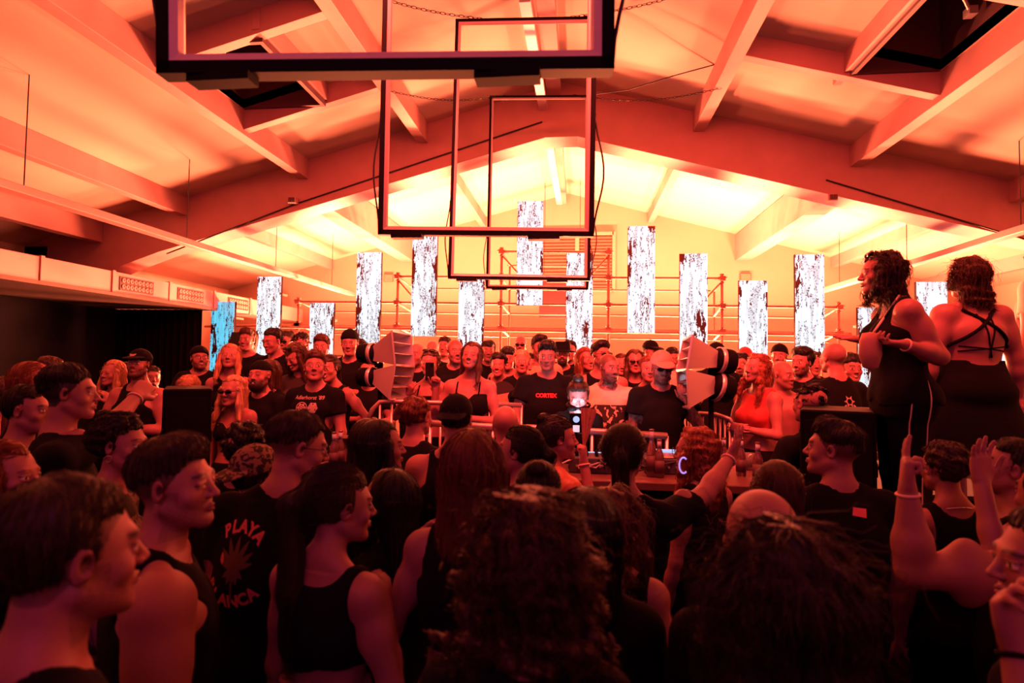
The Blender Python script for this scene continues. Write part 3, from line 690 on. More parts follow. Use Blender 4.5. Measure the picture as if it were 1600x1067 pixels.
# ---------------------------------------------------------------- plain mesh builder
class MB:
    def __init__(s): s.v = []; s.f = []
    def add(s, v, f):
        o = len(s.v); s.v += [tuple(p) for p in v]; s.f += [tuple(i + o for i in q) for q in f]; return s
    def box(s, lo, hi, M=None):
        a, b = lo, hi; v = [Vector((x, y, z)) for x in (a[0], b[0]) for y in (a[1], b[1]) for z in (a[2], b[2])]
        if M: v = [M @ p for p in v]
        return s.add(v, [(0, 1, 3, 2), (4, 6, 7, 5), (0, 4, 5, 1), (2, 3, 7, 6), (0, 2, 6, 4), (1, 5, 7, 3)])
    def prism(s, poly, d):          # poly: 3-D outline, d: extrusion vector
        n = len(poly); d = Vector(d); v = [Vector(p) for p in poly] + [Vector(p) + d for p in poly]
        return s.add(v, [tuple(range(n))[::-1], tuple(range(n, 2 * n))] + [(i, (i + 1) % n, n + (i + 1) % n, n + i) for i in range(n)])
    def beam(s, a, b, w, h, up=(0, 0, 1)):
        a, b = Vector(a), Vector(b); t = (b - a).normalized(); x = t.cross(Vector(up)).normalized(); z = x.cross(t)
        c = [x * (w / 2) * i + z * (h / 2) * j for i, j in ((-1, -1), (1, -1), (1, 1), (-1, 1))]
        return s.prism([a + q for q in c], b - a)
    def tube(s, pts, r, n=8):
        V, F = tube_np([[tuple(p) for p in pts]], r, n); return s.add([tuple(map(float, p)) for p in V], [tuple(map(int, q)) for q in F])
    def lathe(s, prof, c=(0, 0, 0), n=20, M=None):
        v = []; f = []
        for r, z in prof:
            for i in range(n):
                a = 2 * math.pi * i / n; p = Vector((r * math.cos(a), r * math.sin(a), z)); p = (M @ p) if M else p; v.append(p + Vector(c))
        for k in range(len(prof) - 1):
            for i in range(n): f.append((k * n + i, k * n + (i + 1) % n, (k + 1) * n + (i + 1) % n, (k + 1) * n + i))
        f.append(tuple(range(n))[::-1]); f.append(tuple(range((len(prof) - 1) * n, len(prof) * n)))
        return s.add(v, f)
    def build(s, name, m, parent=None, smooth=False, bevel=0):
        me = bpy.data.meshes.new(name); me.from_pydata(s.v, [], s.f); me.update(); me.materials.append(m)
        if smooth:
            me.polygons.foreach_set('use_smooth', [True] * len(me.polygons))
        o = bpy.data.objects.new(name, me); SC.collection.objects.link(o)
        if parent: o.parent = parent
        if bevel:
            b = o.modifiers.new('bevel', 'BEVEL'); b.width = bevel; b.segments = 2; b.limit_method = 'ANGLE'
        return o
def tag(o, label, cat, group=None, kind=None):
    o['label'] = label; o['category'] = cat
    if group: o['group'] = group
    if kind: o['kind'] = kind
    return o
def empty(name, loc=(0, 0, 0), rz=0):
    o = bpy.data.objects.new(name, None); o.empty_display_size = .1; SC.collection.objects.link(o); o.location = loc; o.rotation_euler.z = rz; return o
def struct(name, mb, m, bevel=0):
    o = mb.build(name, m, bevel=bevel); o['kind'] = 'structure'; return o

# ---------------------------------------------------------------- materials of the place
M = {}
M['plaster'] = mat('white_painted_ceiling', (.56, .40, .36), .75, var=.10, vscale=.5, bump=.004, bscale=2.5)
M['steel'] = mat('painted_steel', (.48, .25, .26), .5, var=.10, vscale=3)
M['wall'] = mat('painted_wall', (.54, .40, .34), .8, var=.08, vscale=.7)
M['floor'] = mat('dark_floor', (.022, .016, .02), .9, var=.3, spec=.1)
M['black'] = mat('black_cloth', (.0045, .0045, .007), .9, spec=.15, bump=.003, bscale=25)
M['curtain'] = mat('black_curtain', (.006, .005, .008), .95, spec=.1)
M['soffit'] = mat('dark_soffit', (.10, .055, .05), .7, var=.3)
M['glass'] = mat('dark_roof_glass', (.03, .02, .03), .15, spec=.6)
M['blackmetal'] = mat('black_metal', (.005, .005, .008), .6, spec=.06)
M['diffuser'] = mat('white_tube_diffuser', (.36, .28, .30), .45, coat=.2)
M['diffuser_lightened'] = mat('lightened_tube_diffuser', (.85, .70, .70), .45)  # nearest frame's copy, colour lightened to stand in for light it lacks
M['galv'] = mat('scaffold_steel', (.30, .13, .12), .55, .0, var=.3, vscale=20)
M['alu'] = mat('horn_metal', (.62, .56, .60), .35, .55)
M['grille'] = mat('dark_grille', (.05, .02, .02), .6)
M['cable'] = mat('black_rubber', (.01, .008, .01), .5)
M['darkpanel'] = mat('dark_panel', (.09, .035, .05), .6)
M['table'] = mat('table_top', (.12, .05, .05), .5, var=.2)
M['bottle'] = mat('bottle_glass', (.35, .18, .16), .08, alpha=.7)
M['paper'] = mat('bottle_label', (.45, .5, .6), .6)
M['cup'] = mat('clear_plastic_cup', (.8, .7, .7), .1, alpha=.8)

def led_mat(name, tint, dark):
    m = bpy.data.materials.new(name); m.use_nodes = True; nt = m.node_tree; nd = nt.nodes; L = nt.links; b = nd['Principled BSDF']
    b.inputs['Base Color'].default_value = (.045, .012, .02, 1); b.inputs['Roughness'].default_value = .5
    tc = nd.new('ShaderNodeTexCoord'); oi = nd.new('ShaderNodeObjectInfo')
    def vm(op, a, bb=None, c=None):
        n = nd.new('ShaderNodeVectorMath'); n.operation = op
        for i, q in enumerate((a, bb, c)):
            if q is None: continue
            if hasattr(q, 'links') or hasattr(q, 'is_linked'): L.new(q, n.inputs[i])
            else: n.inputs[i].default_value = q
        return n.outputs[0]
    def mt(op, a, bb=None):
        n = nd.new('ShaderNodeMath'); n.operation = op
        for i, q in enumerate((a, bb)):
            if q is None: continue
            if hasattr(q, 'is_linked'): L.new(q, n.inputs[i])
            else: n.inputs[i].default_value = q
        return n.outputs[0]
    p = vm('SNAP', tc.outputs['Object'], (.0125, 1.0, .0125))
    off = vm('SCALE', oi.outputs['Location']); 
    p2 = vm('ADD', p, off)
    def ns(scale, det, dist=0, rough=.6):
        q = vm('MULTIPLY', p2, scale); n = nd.new('ShaderNodeTexNoise'); n.inputs['Scale'].default_value = 1; n.inputs['Detail'].default_value = det; n.inputs['Distortion'].default_value = dist; n.inputs['Roughness'].default_value = rough
        L.new(q, n.inputs['Vector']); return n.outputs['Fac']
    big = ns((5, 1, 1.6), 2); mid = ns((17, 1, 2.6), 3, .4, .6); fine = ns((42, 1, 6), 2, .3, .6); hz = ns((9, 1, 40), 2, 0, .6)
    crack = mt('LESS_THAN', mt('ABSOLUTE', mt('SUBTRACT', mid, .56)), .008)
    crack2 = mt('LESS_THAN', mt('ABSOLUTE', mt('SUBTRACT', fine, .57)), .014)
    crack2 = mt('MULTIPLY', crack2, mt('GREATER_THAN', big, .52))
    crack3 = mt('MULTIPLY', mt('LESS_THAN', mt('ABSOLUTE', mt('SUBTRACT', hz, .5)), .006), mt('GREATER_THAN', mid, .56))
    xs = nd.new('ShaderNodeSeparateXYZ'); L.new(tc.outputs['Object'], xs.inputs[0])
    edge = mt('MULTIPLY', mt('ABSOLUTE', xs.outputs[0]), .42)
    blot = mt('GREATER_THAN', mt('ADD', mt('ADD', mt('MULTIPLY', big, .75), mt('MULTIPLY', fine, .42)), edge), dark)
    bl = mt('MAXIMUM', mt('MAXIMUM', crack, crack2), mt('MAXIMUM', crack3, blot))
    on = mt('SUBTRACT', 1.0, bl)
    shade = nd.new('ShaderNodeMapRange'); shade.inputs['From Min'].default_value = .35; shade.inputs['From Max'].default_value = .65; shade.inputs['To Min'].default_value = 1.25; shade.inputs['To Max'].default_value = .8; L.new(mid, shade.inputs['Value'])
    b.inputs['Emission Color'].default_value = (*tint, 1); L.new(mt('MULTIPLY', on, shade.outputs[0]), b.inputs['Emission Strength'])
    return m
M['led'] = led_mat('led_screen_white', (.78, .93, 1.0), .745)
M['ledblue'] = led_mat('led_screen_blue', (.10, .60, .85), .70)

# ---------------------------------------------------------------- hall shell
RX, HR, SL = -.30, 6.42, .268            # ridge x, ridge height, roof slope
XL, XR, YB, YF = -9.6, 9.2, 14.6, -5.0
zc = lambda x: HR - SL * abs(x - RX)
struct('floor', MB().box((XL, YF, -.1), (XR, YB, 0)), M['floor'])
wl = MB().box((XL - .2, YF, 0), (XL, YB + .2, zc(XL) + .2)); struct('wall_left', wl, M['wall'])
struct('wall_right', MB().box((XR, YF, 0), (XR + .2, YB + .2, zc(XR) + .2)), M['wall'])
gable = lambda y: [(XL - .2, y, 0), (XR + .2, y, 0), (XR + .2, y, zc(XR) + .15), (RX, y, HR + .2), (XL - .2, y, zc(XL) + .15)]
struct('wall_back', MB().prism(gable(YB), (0, .2, 0)), M['wall'])
struct('wall_rear', MB().prism(gable(YF), (0, -.2, 0)), M['soffit'])
# ceiling: two slopes with an open rooflight shaft in each
LO = ((-4.42, -3.35), (5.50, 6.90)); RO = ((3.05, 3.92), (5.20, 6.62))
def slope(x0, x1, hole):
    mb = MB(); (hx0, hx1), (hy0, hy1) = hole
    def slab(a, b, c, d):
        mb.prism([(a, c, zc(a)), (b, c, zc(b)), (b, c, zc(b) + .12), (a, c, zc(a) + .12)], (0, d - c, 0))
    slab(x0, hx0, YF, YB + .1); slab(hx1, x1, YF, YB + .1); slab(hx0, hx1, YF, hy0); slab(hx0, hx1, hy1, YB + .1)
    return mb
c = slope(XL - .1, RX, LO); r = slope(RX, XR + .1, RO); c.add(r.v, r.f); struct('ceiling', c, M['plaster'])
for nm, ((hx0, hx1), (hy0, hy1)) in (('window_1', LO), ('window_2', RO)):
    zt = max(zc(hx0), zc(hx1)) + .62; w = empty(nm); w['kind'] = 'structure'; t = .05
    sh = MB()
    for lo, hi in (((hx0 - t, hy0 - t), (hx0, hy1 + t)), ((hx1, hy0 - t), (hx1 + t, hy1 + t)), ((hx0, hy0 - t), (hx1, hy0)), ((hx0, hy1), (hx1, hy1 + t))):
        sh.box((lo[0], lo[1], min(zc(hx0), zc(hx1)) - .0), (hi[0], hi[1], zt))
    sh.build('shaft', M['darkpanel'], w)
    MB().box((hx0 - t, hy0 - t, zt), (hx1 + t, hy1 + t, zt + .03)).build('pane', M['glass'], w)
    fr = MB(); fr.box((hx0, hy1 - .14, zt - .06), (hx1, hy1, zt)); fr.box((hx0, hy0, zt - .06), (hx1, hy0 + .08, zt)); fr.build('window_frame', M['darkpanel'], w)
    s = -1 if hx0 < 0 else 1; xo = hx0 if s < 0 else hx1; xi = hx1 if s < 0 else hx0
    ar = MB(); ar.tube([(xo - s * .12, hy0 + .75, zt - .62), (xo - s * .75, hy0 + .25, zt - .12)], .018); ar.box((xo - s * .12 - .04, hy0 + .70, zt - .66), (xo - s * .12 + .04, hy0 + .80, zt - .58)); ar.build('opening_arm', M['alu'], w)

n = 0
def trim(mb, m=None, bevel=.006):
    global n; n += 1; return struct('trim_%d' % n, mb, m or M['steel'], bevel)
def portal(y0, y1, dep, dep_end):
    pts_t = [(XL, zc(XL)), (RX, HR), (XR, zc(XR))]
    poly = [(XL, y0, zc(XL) + .02), (XL, y0, zc(XL) - dep_end)]
    for x in np.linspace(XL + .6, RX - .25, 14): poly.append((float(x), y0, zc(x) - dep - (dep_end - dep) * max(0, 1 - (x - XL) / 2.2)))
    for x in np.linspace(RX + .25, XR - .6, 14): poly.append((float(x), y0, zc(x) - dep - (dep_end - dep) * max(0, 1 - (XR - x) / 2.2)))
    poly += [(XR, y0, zc(XR) - dep_end), (XR, y0, zc(XR) + .02), (RX, y0, HR + .02)]
    mb = MB().prism(poly, (0, y1 - y0, 0))
    mb.box((XL, y0, 0), (XL + .45, y1, zc(XL))); mb.box((XR - .45, y0, 0), (XR, y1, zc(XR)))
    return mb
trim(portal(8.78, 9.22, .80, 1.15))
trim(portal(-1.6, -1.2, .80, 1.15))
PUR = (-6.65, -4.52, -2.52, RX - .12, 1.78, 4.02, 6.15, 8.2)
for x in PUR:
    w, h = (.17, .30) if x != RX - .12 else (.22, .22)
    trim(MB().box((x - w / 2, -1.2, zc(x) - h), (x + w / 2, 8.78, zc(x) + .02)))
    # flanged steel shoe where the purlin meets the portal
    w2, h2 = (.36, .62) if x in (-4.52, 4.02) else (.15, .24)
    trim(MB().box((x - w2 / 2, 9.22, zc(x) - h2), (x + w2 / 2, YB, zc(x) + .02)))
trim(MB().box((-8.3, -1.2, zc(-8.3) - .3), (-8.1, 8.78, zc(-8.3) + .05)))
for x in (-3.32, 2.98): trim(MB().box((x - .045, 3.4 if x > 0 else 5.35, zc(x) - .22), (x + .045, 6.95, zc(x) + .02)))
# trimmers across the slope before and behind each rooflight
def cross(x0, x1, y, w=.13, h=.26):
    poly = [(x0, y, zc(x0) + .02), (x1, y, zc(x1) + .02), (x1, y, zc(x1) - h), (x0, y, zc(x0) - h)]
    trim(MB().prism(poly, (0, w, 0)))
cross(-4.45, -2.6, 5.36); cross(-4.45, -2.6, 6.95); cross(1.85, 3.95, 5.05); cross(1.85, 3.95, 6.66)

# ---------------------------------------------------------------- fixed installations
def conduit(pts, name='cable_conduit', label='', r=.012):
    return tag(MB().tube(pts, r).build(name, M['cable'], smooth=True), label, 'conduit')
bz = lambda x, dz=.42: (x, 8.765, zc(x) - .80 + dz)
conduit([bz(-6.9, -.08), bz(-4.6, .12), bz(RX - .3, .26)], label='dark conduit running along the left half of the main roof beam')
conduit([bz(3.6, .2), bz(6.2, .0), bz(8.0, -.2)], label='dark conduit running along the right half of the main roof beam')
for px, py, l in ((457, 313, 'left'), (1300, 309, 'right')):
    p = atY(px, py, 8.70); t = empty('smoke_detector', p); tag(t, 'small square detector box on the %s half of the roof beam' % l, 'detector')
    MB().box((-.07, -.04, -.05), (.07, .08, .05)).build('housing', M['steel'], t, bevel=.01); MB().box((-.045, -.055, -.035), (.0, -.04, .035)).build('cover', M['darkpanel'], t); MB().box((.01, -.055, -.035), (.055, -.04, .035)).build('cover', M['darkpanel'], t)
# long lamp rails left and right, cable tray in the middle
def hang_rail(x, z, y0, y1, w, h, label, m='steel', xe=None):
    xe = x if xe is None else xe
    t = empty('lamp_rail', ((x + xe) / 2, (y0 + y1) / 2, z)); tag(t, label, 'lamp rail'); c = Vector(t.location)
    MB().beam(Vector((x, y0, z)) - c, Vector((xe, y1, z)) - c, w, h).build('rail', M[m], t, bevel=.01)
    k = 5
    for i in range(k):
        y = y0 + (i + .5) * (y1 - y0) / k; X_ = x + (xe - x) * (y - y0) / (y1 - y0)
        MB().tube([Vector((X_, y, z + h / 2)) - c, Vector((X_, y, zc(X_))) - c], .006).build('hanger_wire', M['cable'], t)
    return t
hang_rail(-5.75, 3.72, 1.5, 13.9, .16, .09, 'long pale lamp rail hanging under the left roof slope')
hang_rail(5.45, 3.75, 1.5, 13.9, .16, .09, 'long pale lamp rail hanging under the right roof slope')
M['tray'] = mat('bright_tray', (.75, .62, .72), .35, .3)
p0, p1 = atY(820, 0, 6.2), atY(874, 318, 13.6)
t = empty('cable_tray', (p0 + p1) / 2); tag(t, 'silver cable tray running under the roof ridge', 'cable tray'); c = Vector(t.location)
MB().beam(p0 - c, p1 - c, .13, .05).build('tray', M['tray'], t)
tr = MB()
for s_ in (-1, 1): tr.beam(p0 - c + Vector((s_ * .06, 0, .03)), p1 - c + Vector((s_ * .06, 0, .03)), .012, .06)
tr.build('side_rails', M['tray'], t)
for k in (0.1, .36, .60, .85):
    q = p0.lerp(p1, k); MB().tube([q - c, Vector((q.x, q.y, zc(q.x))) - c], .006).build('hanger_wire', M['cable'], t)
# air duct along the left side with nozzle grilles
t = empty('air_duct', (-7.52, 6, 3.03)); tag(t, 'long boxed air duct along the left side above the black curtain', 'duct')
MB().box((-.42, -7, 0), (.25, 8.3, .34)).build('duct', M['steel'], t, bevel=.01)
for y in (-3.2, -1.2, .9, 2.1, 3.35, 4.6, 5.85, 7.1): MB().box((-.44, y - .03, -.015), (.27, y + .03, .355)).build('joint', M['steel'], t, bevel=.005)
for px in (219, 303, 377):
    p = atX(px, 465, -7.2); y = p.y - 6
    g = MB().box((.245, y - .36, .06), (.262, y + .36, .28)).build('grille', M['grille'], t)
    nz = MB()
    for i in range(8):
        for j in range(2): nz.lathe([(.036, 0), (.036, .012), (.020, .014), (.018, .004)], (0, 0, 0), 10, Matrix.Translation((.262, y - .29 + i * .083, .12 + j * .10)) @ Matrix.Rotation(math.pi / 2, 4, 'Y'))
    nz.build('nozzles', M['steel'], g)
struct('trim_90', MB().box((XL, -1.2, 2.98), (-7.2, 10.6, 3.03)), M['soffit'])
# black curtain partition below the duct
cm = MB(); pa, pb = Vector((XL + .1, 10.25, 0)), atY(313, 600, 10.25); N = 90
top = [Vector((pa.x + (pb.x - pa.x) * i / N, 10.25 + .05 * math.sin(i * 1.1), 0)) for i in range(N + 1)]
cm.add([p + Vector((0, 0, .02)) for p in top] + [p + Vector((0, 0, 2.97)) for p in top] + [p + Vector((0, .03, .02)) for p in top] + [p + Vector((0, .03, 2.97)) for p in top],
       [(i, i + 1, N + 2 + i, N + 1 + i) for i in range(N)] + [(2 * (N + 1) + i + 1, 2 * (N + 1) + i, 3 * (N + 1) + i, 3 * (N + 1) + i + 1) for i in range(N)])
tag(cm.build('stage_curtain', M['curtain'], smooth=True), 'black floor length curtain closing off the left side under the duct', 'curtain')
cm = MB().box((XL + .50, 2.0, .02), (XL + .55, 10.2, 2.97)); tag(cm.build('side_curtain', M['curtain']), 'black curtain hung along the left wall under the duct', 'curtain')

# back wall: louvred opening, dark panel, vents
a, b = atY(846, 367, YB - .03), atY(958, 453, YB - .03)
t = empty('window_3', ((a.x + b.x) / 2, YB - .03, (a.z + b.z) / 2)); t['kind'] = 'structure'; w, h = (b.x - a.x) / 2, (a.z - b.z) / 2
M['louvre'] = mat('louvre', (.45, .14, .11), .6)
MB().box((-w, 0, -h), (w, .02, h)).build('backing', M['darkpanel'], t)
fr = MB(); fr.box((-w - .05, -.05, -h - .05), (-w + .03, .02, h + .05)); fr.box((w - .03, -.05, -h - .05), (w + .05, .02, h + .05)); fr.box((-w, -.05, h - .03), (w, .02, h + .05)); fr.box((-w, -.05, -h - .05), (w, .02, -h + .03)); fr.box((-.05, -.05, -h), (.05, .02, h)); fr.build('frame', M['wall'], t)
lv = MB()
for i in range(16): z = -h + .06 + i * (2 * h - .1) / 16; lv.box((-w + .03, -.03, z), (w - .03, -.012, z + .055))
lv.build('louvres', M['louvre'], t)
a, b = atY(843, 440, 13.2), atY(912, 497, 13.2)
t = empty('dark_screen_panel', ((a.x + b.x) / 2, 13.2, b.z)); tag(t, 'dark purple rectangular panel hung behind the centre columns', 'panel'); w, h = (b.x - a.x) / 2, a.z - b.z
MB().box((-w, 0, 0), (w, .06, h)).build('panel', M['darkpanel'], t)
for s_ in (-1, 1): MB().tube([(s_ * w * .8, .03, h), (s_ * w * .8, .03, zc(t.location.x) - b.z + .02)], .006).build('hanger_wire', M['cable'], t)
for px, py, l in ((607, 434, 'left'), (1165, 433, 'right')):
    p = atY(px, py, YB - .04); t = empty('wall_vent', p); tag(t, 'small square air vent high on the %s part of the back wall' % l, 'vent')
    MB().box((-.13, 0, -.1), (.13, .03, .1)).build('frame', M['louvre'], t)
    mbv = MB()
    for i in range(5): mbv.box((-.11, -.01, -.085 + i * .036), (.11, 0, -.065 + i * .036))
    mbv.build('slats', M['wall'], t)

# ---------------------------------------------------------------- scaffold behind the stage
def scaffold():
    R_ = .028; YS = 11.35
    t = empty('scaffold', (0, YS, 0)); tag(t, 'steel tube scaffold standing across the back behind the lit columns', 'scaffold')
    tops = ((467, 469), (622, 428), (784, 389), (951, 390), (1128, 430), (1310, 474))
    P = [atY(x, y, YS) for x, y in tops]
    L = lambda v: Vector((v[0], v[1] - YS, v[2]))
    for p in P:
        MB().tube([L((p.x, YS, 0)), L((p.x, YS, p.z + .03))], R_).build('standard', M['galv'], t, smooth=True)
        MB().tube([L((p.x + .06, YS + .9, 0)), L((p.x + .06, YS + .9, p.z - .15))], R_ * .8).build('standard', M['galv'], t, smooth=True)
    lev = [((465, 508), (1330, 521)), ((467, 471), (1310, 480)), ((622, 432), (1128, 435)), ((784, 393), (951, 394)), ((467, 555), (1310, 562)), ((320, 510), (467, 508))]
    joints = []
    for (a, b) in lev:
        A, B = atY(*a, YS - .05), atY(*b, YS - .05)
        MB().tube([L(A), L(B)], R_ * .9).build('ledger', M['galv'], t, smooth=True)
        A2, B2 = A + Vector((0, .95, -.12)), B + Vector((0, .95, -.12))
        MB().tube([L(A2), L(B2)], R_ * .7).build('ledger', M['galv'], t, smooth=True)
        for p in P:
            if A.x - .1 <= p.x <= B.x + .1:
                z = A.z + (B.z - A.z) * (p.x - A.x) / (B.x - A.x)
                if z < p.z + .1: joints.append((p.x, z))
    for x, z in joints:
        j = MB().box((x - .05, -.09, z - .045), (x + .05, .04, z + .045)); j.tube([(x - .085, -.05, z + .02), (x + .085, -.05, z + .02)], .014); j.lathe([(.045, -.09), (.045, -.07), (.03, -.06), (.03, .06), (.045, .07), (.045, .09)], (x, 0, z), 10)
        j.build('coupler', M['galv'], t)
        MB().tube([(x, 0, z), (x + .06, .9, z - .12)], R_ * .7).build('transom', M['galv'], t, smooth=True)
    for i, (dz) in ((2, 1), (3, -1), (1, 1), (4, -1)):
        p = P[i]; MB().tube([(p.x, .0, p.z - .12), (p.x + dz * .45, .0, p.z - .62)], R_ * .6).build('brace', M['galv'], t, smooth=True)
    A, B = atY(440, 511, YS - .14), atY(1330, 524, YS - .14)
    dk = MB().beam(L(A), L(B), .08, .05)
    dk.build('perforated_rail', M['wall'], t)
    return P
SP = scaffold()
# ---------------------------------------------------------------- LED columns
COLS = [(348.5, 471), (421, 432), (503, 473), (577, 394), (664, 365), (737, 433), (829, 314), (906, 395), (1002.5, 353), (1084, 396), (1177, 438), (1265, 397), (1456, 440), (1364, 480), (1548, 480)]
names = ['blue tinted lit column at the far left beside the black curtain', 'tall lit column rising behind the man in the black sweater on the left', 'short lit column behind the row of men left of the horn, low in the row', 'lit column just left of the left horn speaker', 'lit column above the left horn speaker, its foot in the air',
         'lit column behind the woman in the strappy bra', 'highest lit column at the centre seen through the hanging frames, nearly all white', 'lit column behind the bucket hat, its top crossed by the frame corner', 'lit column right of the hanging frames with its foot above the heads', 'lit column behind the right horn speaker',
         'lower lit column right of the right horn speaker', 'tall lit column left of the leaning woman', 'darker lit column between the two women standing on the right', 'lit column mostly hidden behind the leaning woman', 'lit column hidden behind the woman with crossed straps']
for i, ((px, py), nm) in enumerate(zip(COLS, names)):
    p = atY(px, py, 10.72); t = empty('led_column', (p.x, 10.72, p.z - 1.0)); tag(t, nm, 'led column', 'vertical LED columns in front of the scaffold')
    MB().box((-.25, .012, -1.0), (.25, .075, 1.0)).build('housing', M['blackmetal'], t)
    o = MB().box((-.247, .0, -.998), (.247, .012, .998)).build('screen', M['ledblue' if i == 0 else 'led'], t)
    for z in (.7, -.5):
        MB().box((-.02, .075, z - .02), (.02, .70, z + .02)).build('bracket', M['galv'], t)

# ---------------------------------------------------------------- hanging light frames
def light_frame(corners, d, cs, label, top_open=True, hang=()):
    """corners px: left-bottom, right-bottom, left-top x, right-top x, top y"""
    (lbx, lby), (rbx, rby), (ltx, lty), (rtx, rty) = corners
    P = [at(lbx, lby, d), at(rbx, rby, d), at(rtx, rty, d), at(ltx, lty, d)]
    c = sum(P, Vector()) / 4; t = empty('light_frame', c); tag(t, label, 'light frame', 'rectangular light frames hanging over the crowd')
    nrm = (P[1] - P[0]).cross(P[3] - P[0]).normalized()
    if nrm.y > 0: nrm = -nrm
    for i in range(4):
        A, B = P[i] - c, P[(i + 1) % 4] - c; u = (B - A).normalized(); inn = nrm.cross(u)
        if inn.dot(-A) < 0: inn = -inn
        A2, B2 = A + (inn - u * 0) * 0, B
        m1 = MB(); e = u * cs * .5
        m1.prism([A - e - inn * cs * .5 + nrm * cs * .45, A - e + inn * cs * .12 + nrm * cs * .45, A - e + inn * cs * .12 - nrm * cs * .55, A - e - inn * cs * .5 - nrm * cs * .55], B - A + e * 2)
        bar = m1.build('bar', M['blackmetal'], t)
        m2 = MB(); q = inn * cs * .12; e2 = u * cs * .12
        prof = [(.12, .42), (.50, .30), (.62, 0), (.50, -.35), (.12, -.5)]
        m2.prism([A + e2 + inn * cs * x + nrm * cs * y for x, y in prof], B - A - e2 * 2)
        m2.build('light_tube', M['diffuser_lightened' if d < 2 else 'diffuser'], bar)
    mj = MB()
    A = P[0] - c; inn = Vector((0, 0, 1))
    for k_, xx in ((0, .12), (1, .78)):
        q = (P[0] - c).lerp(P[1] - c, xx); mj = MB().box(q + Vector((-.10, -.03, -cs * .9)), q + Vector((.10, .03, -cs * .4))); mj.build('clamp', M['blackmetal'], t)
    q0, q1 = P[0] - c, P[3] - c; v = (q1 - q0); l = v.length; v = v / l; sd = (P[0] - P[1]).normalized()
    pts = [q0 + v * (x * l) + sd * (cs * .5 + .0 + .04 * math.sin(math.pi * min(1, x / .30)) ** 2) for x in np.linspace(.0, .3, 12)]
    MB().tube(pts, .006).build('cable', M['cable'], t, smooth=True)
    q0, q1 = P[1] - c, P[2] - c; v = (q1 - q0); l = v.length; v = v / l
    pts = [q0 + v * (x * l) - sd * (cs * .5 + .06 * math.sin(math.pi * min(1, x / .3)) ** 2) for x in np.linspace(.0, .3, 12)]
    MB().tube(pts, .006).build('cable', M['cable'], t, smooth=True)
    return t, P
fA, PA = light_frame([(268, 105), (942, 98), (262, -1200), (948, -1205)], 1.75, .062, 'nearest and largest hanging light frame, its lower bar across the top of the view')
fB, PB = light_frame([(598, 361), (921, 364), (611, -262), (930, -262)], 3.62, .052, 'second nearest hanging light frame, its lower bar over the centre columns')
fC, PC = light_frame([(704, 432), (918, 435), (716, 35), (922, 31)], 5.5, .048, 'third hanging light frame in the row, between the second and the farthest')
fD, PD = light_frame([(762, 448), (916, 450), (768, 153), (918, 152)], 7.6, .046, 'farthest and smallest hanging light frame in the row')
def chain(a, b, label, sag=.06, r=.0035, ln=.045):
    a, b = Vector(a), Vector(b); L_ = (b - a).length; k = min(90, int(L_ / ln)); mb = MB(); prev = None
    P_ = [a.lerp(b, i / k) - Vector((0, 0, sag * L_ * math.sin(math.pi * i / k))) for i in range(k + 1)]
    for i in range(k):
        m = (P_[i] + P_[i + 1]) / 2; d = (P_[i + 1] - P_[i]); l = d.length * .62; d.normalize(); s = d.cross(Vector((0, 0, 1) if i % 2 else (.3, 1, .2))).normalized()
        w = .011; pts = [m + d * l * math.cos(t) + s * w * math.sin(t) for t in np.linspace(0, 2 * math.pi, 9)]
        mb.tube(pts, r, 4)
    return tag(mb.build('hanging_chain', M['cable']), label, 'chain', 'chains carrying the light frames')
def topc(P, f): return P[3].lerp(P[2], f) + Vector((0, 0, .03))
x0 = -2.52
chain(topc(PC, .18), (x0, 4.6, zc(x0) - .30), 'chain from the left top corner of the third light frame up to a left purlin')
chain(topc(PC, .85), (1.78, 4.9, zc(1.78) - .30), 'chain from the right top corner of the third light frame up to a right purlin')
chain(topc(PD, .15), (x0, 7.0, zc(x0) - .30), 'chain from the left top corner of the farthest light frame up to a left purlin')
chain(topc(PD, .85), (1.78, 7.4, zc(1.78) - .30), 'chain from the right top corner of the farthest light frame up to a right purlin')
chain(topc(PB, .15), (x0, 3.4, zc(x0) - .30), 'chain from the left top corner of the second light frame')
chain(topc(PB, .85), (1.78, 3.4, zc(1.78) - .30), 'chain from the right top corner of the second light frame')
for f_, xx, w_ in ((.1, x0, 'left'), (.9, 1.78, 'right')): chain(topc(PA, f_), (xx, 1.75, zc(xx) - .30), 'chain from the %s top corner of the nearest light frame' % w_)
q = at(1131, 97, 7.3)
cb = MB(); pts = [topc(PD, 1.0), topc(PD, 1.0).lerp(q, .3) - Vector((0, 0, .06)), topc(PD, 1.0).lerp(q, .65) - Vector((0, 0, .02)), q]
cb.tube(pts, .008)
for k in range(3): cb.tube([q + Vector((.075 * math.cos(t) + .01 * k, .01 * k, .06 * math.sin(t) - .02)) for t in np.linspace(0, 2 * math.pi, 17)], .008)
tag(cb.build('power_cable', M['cable'], smooth=True), 'coiled black power cable hooked on the right purlin above the farthest frame', 'cable')
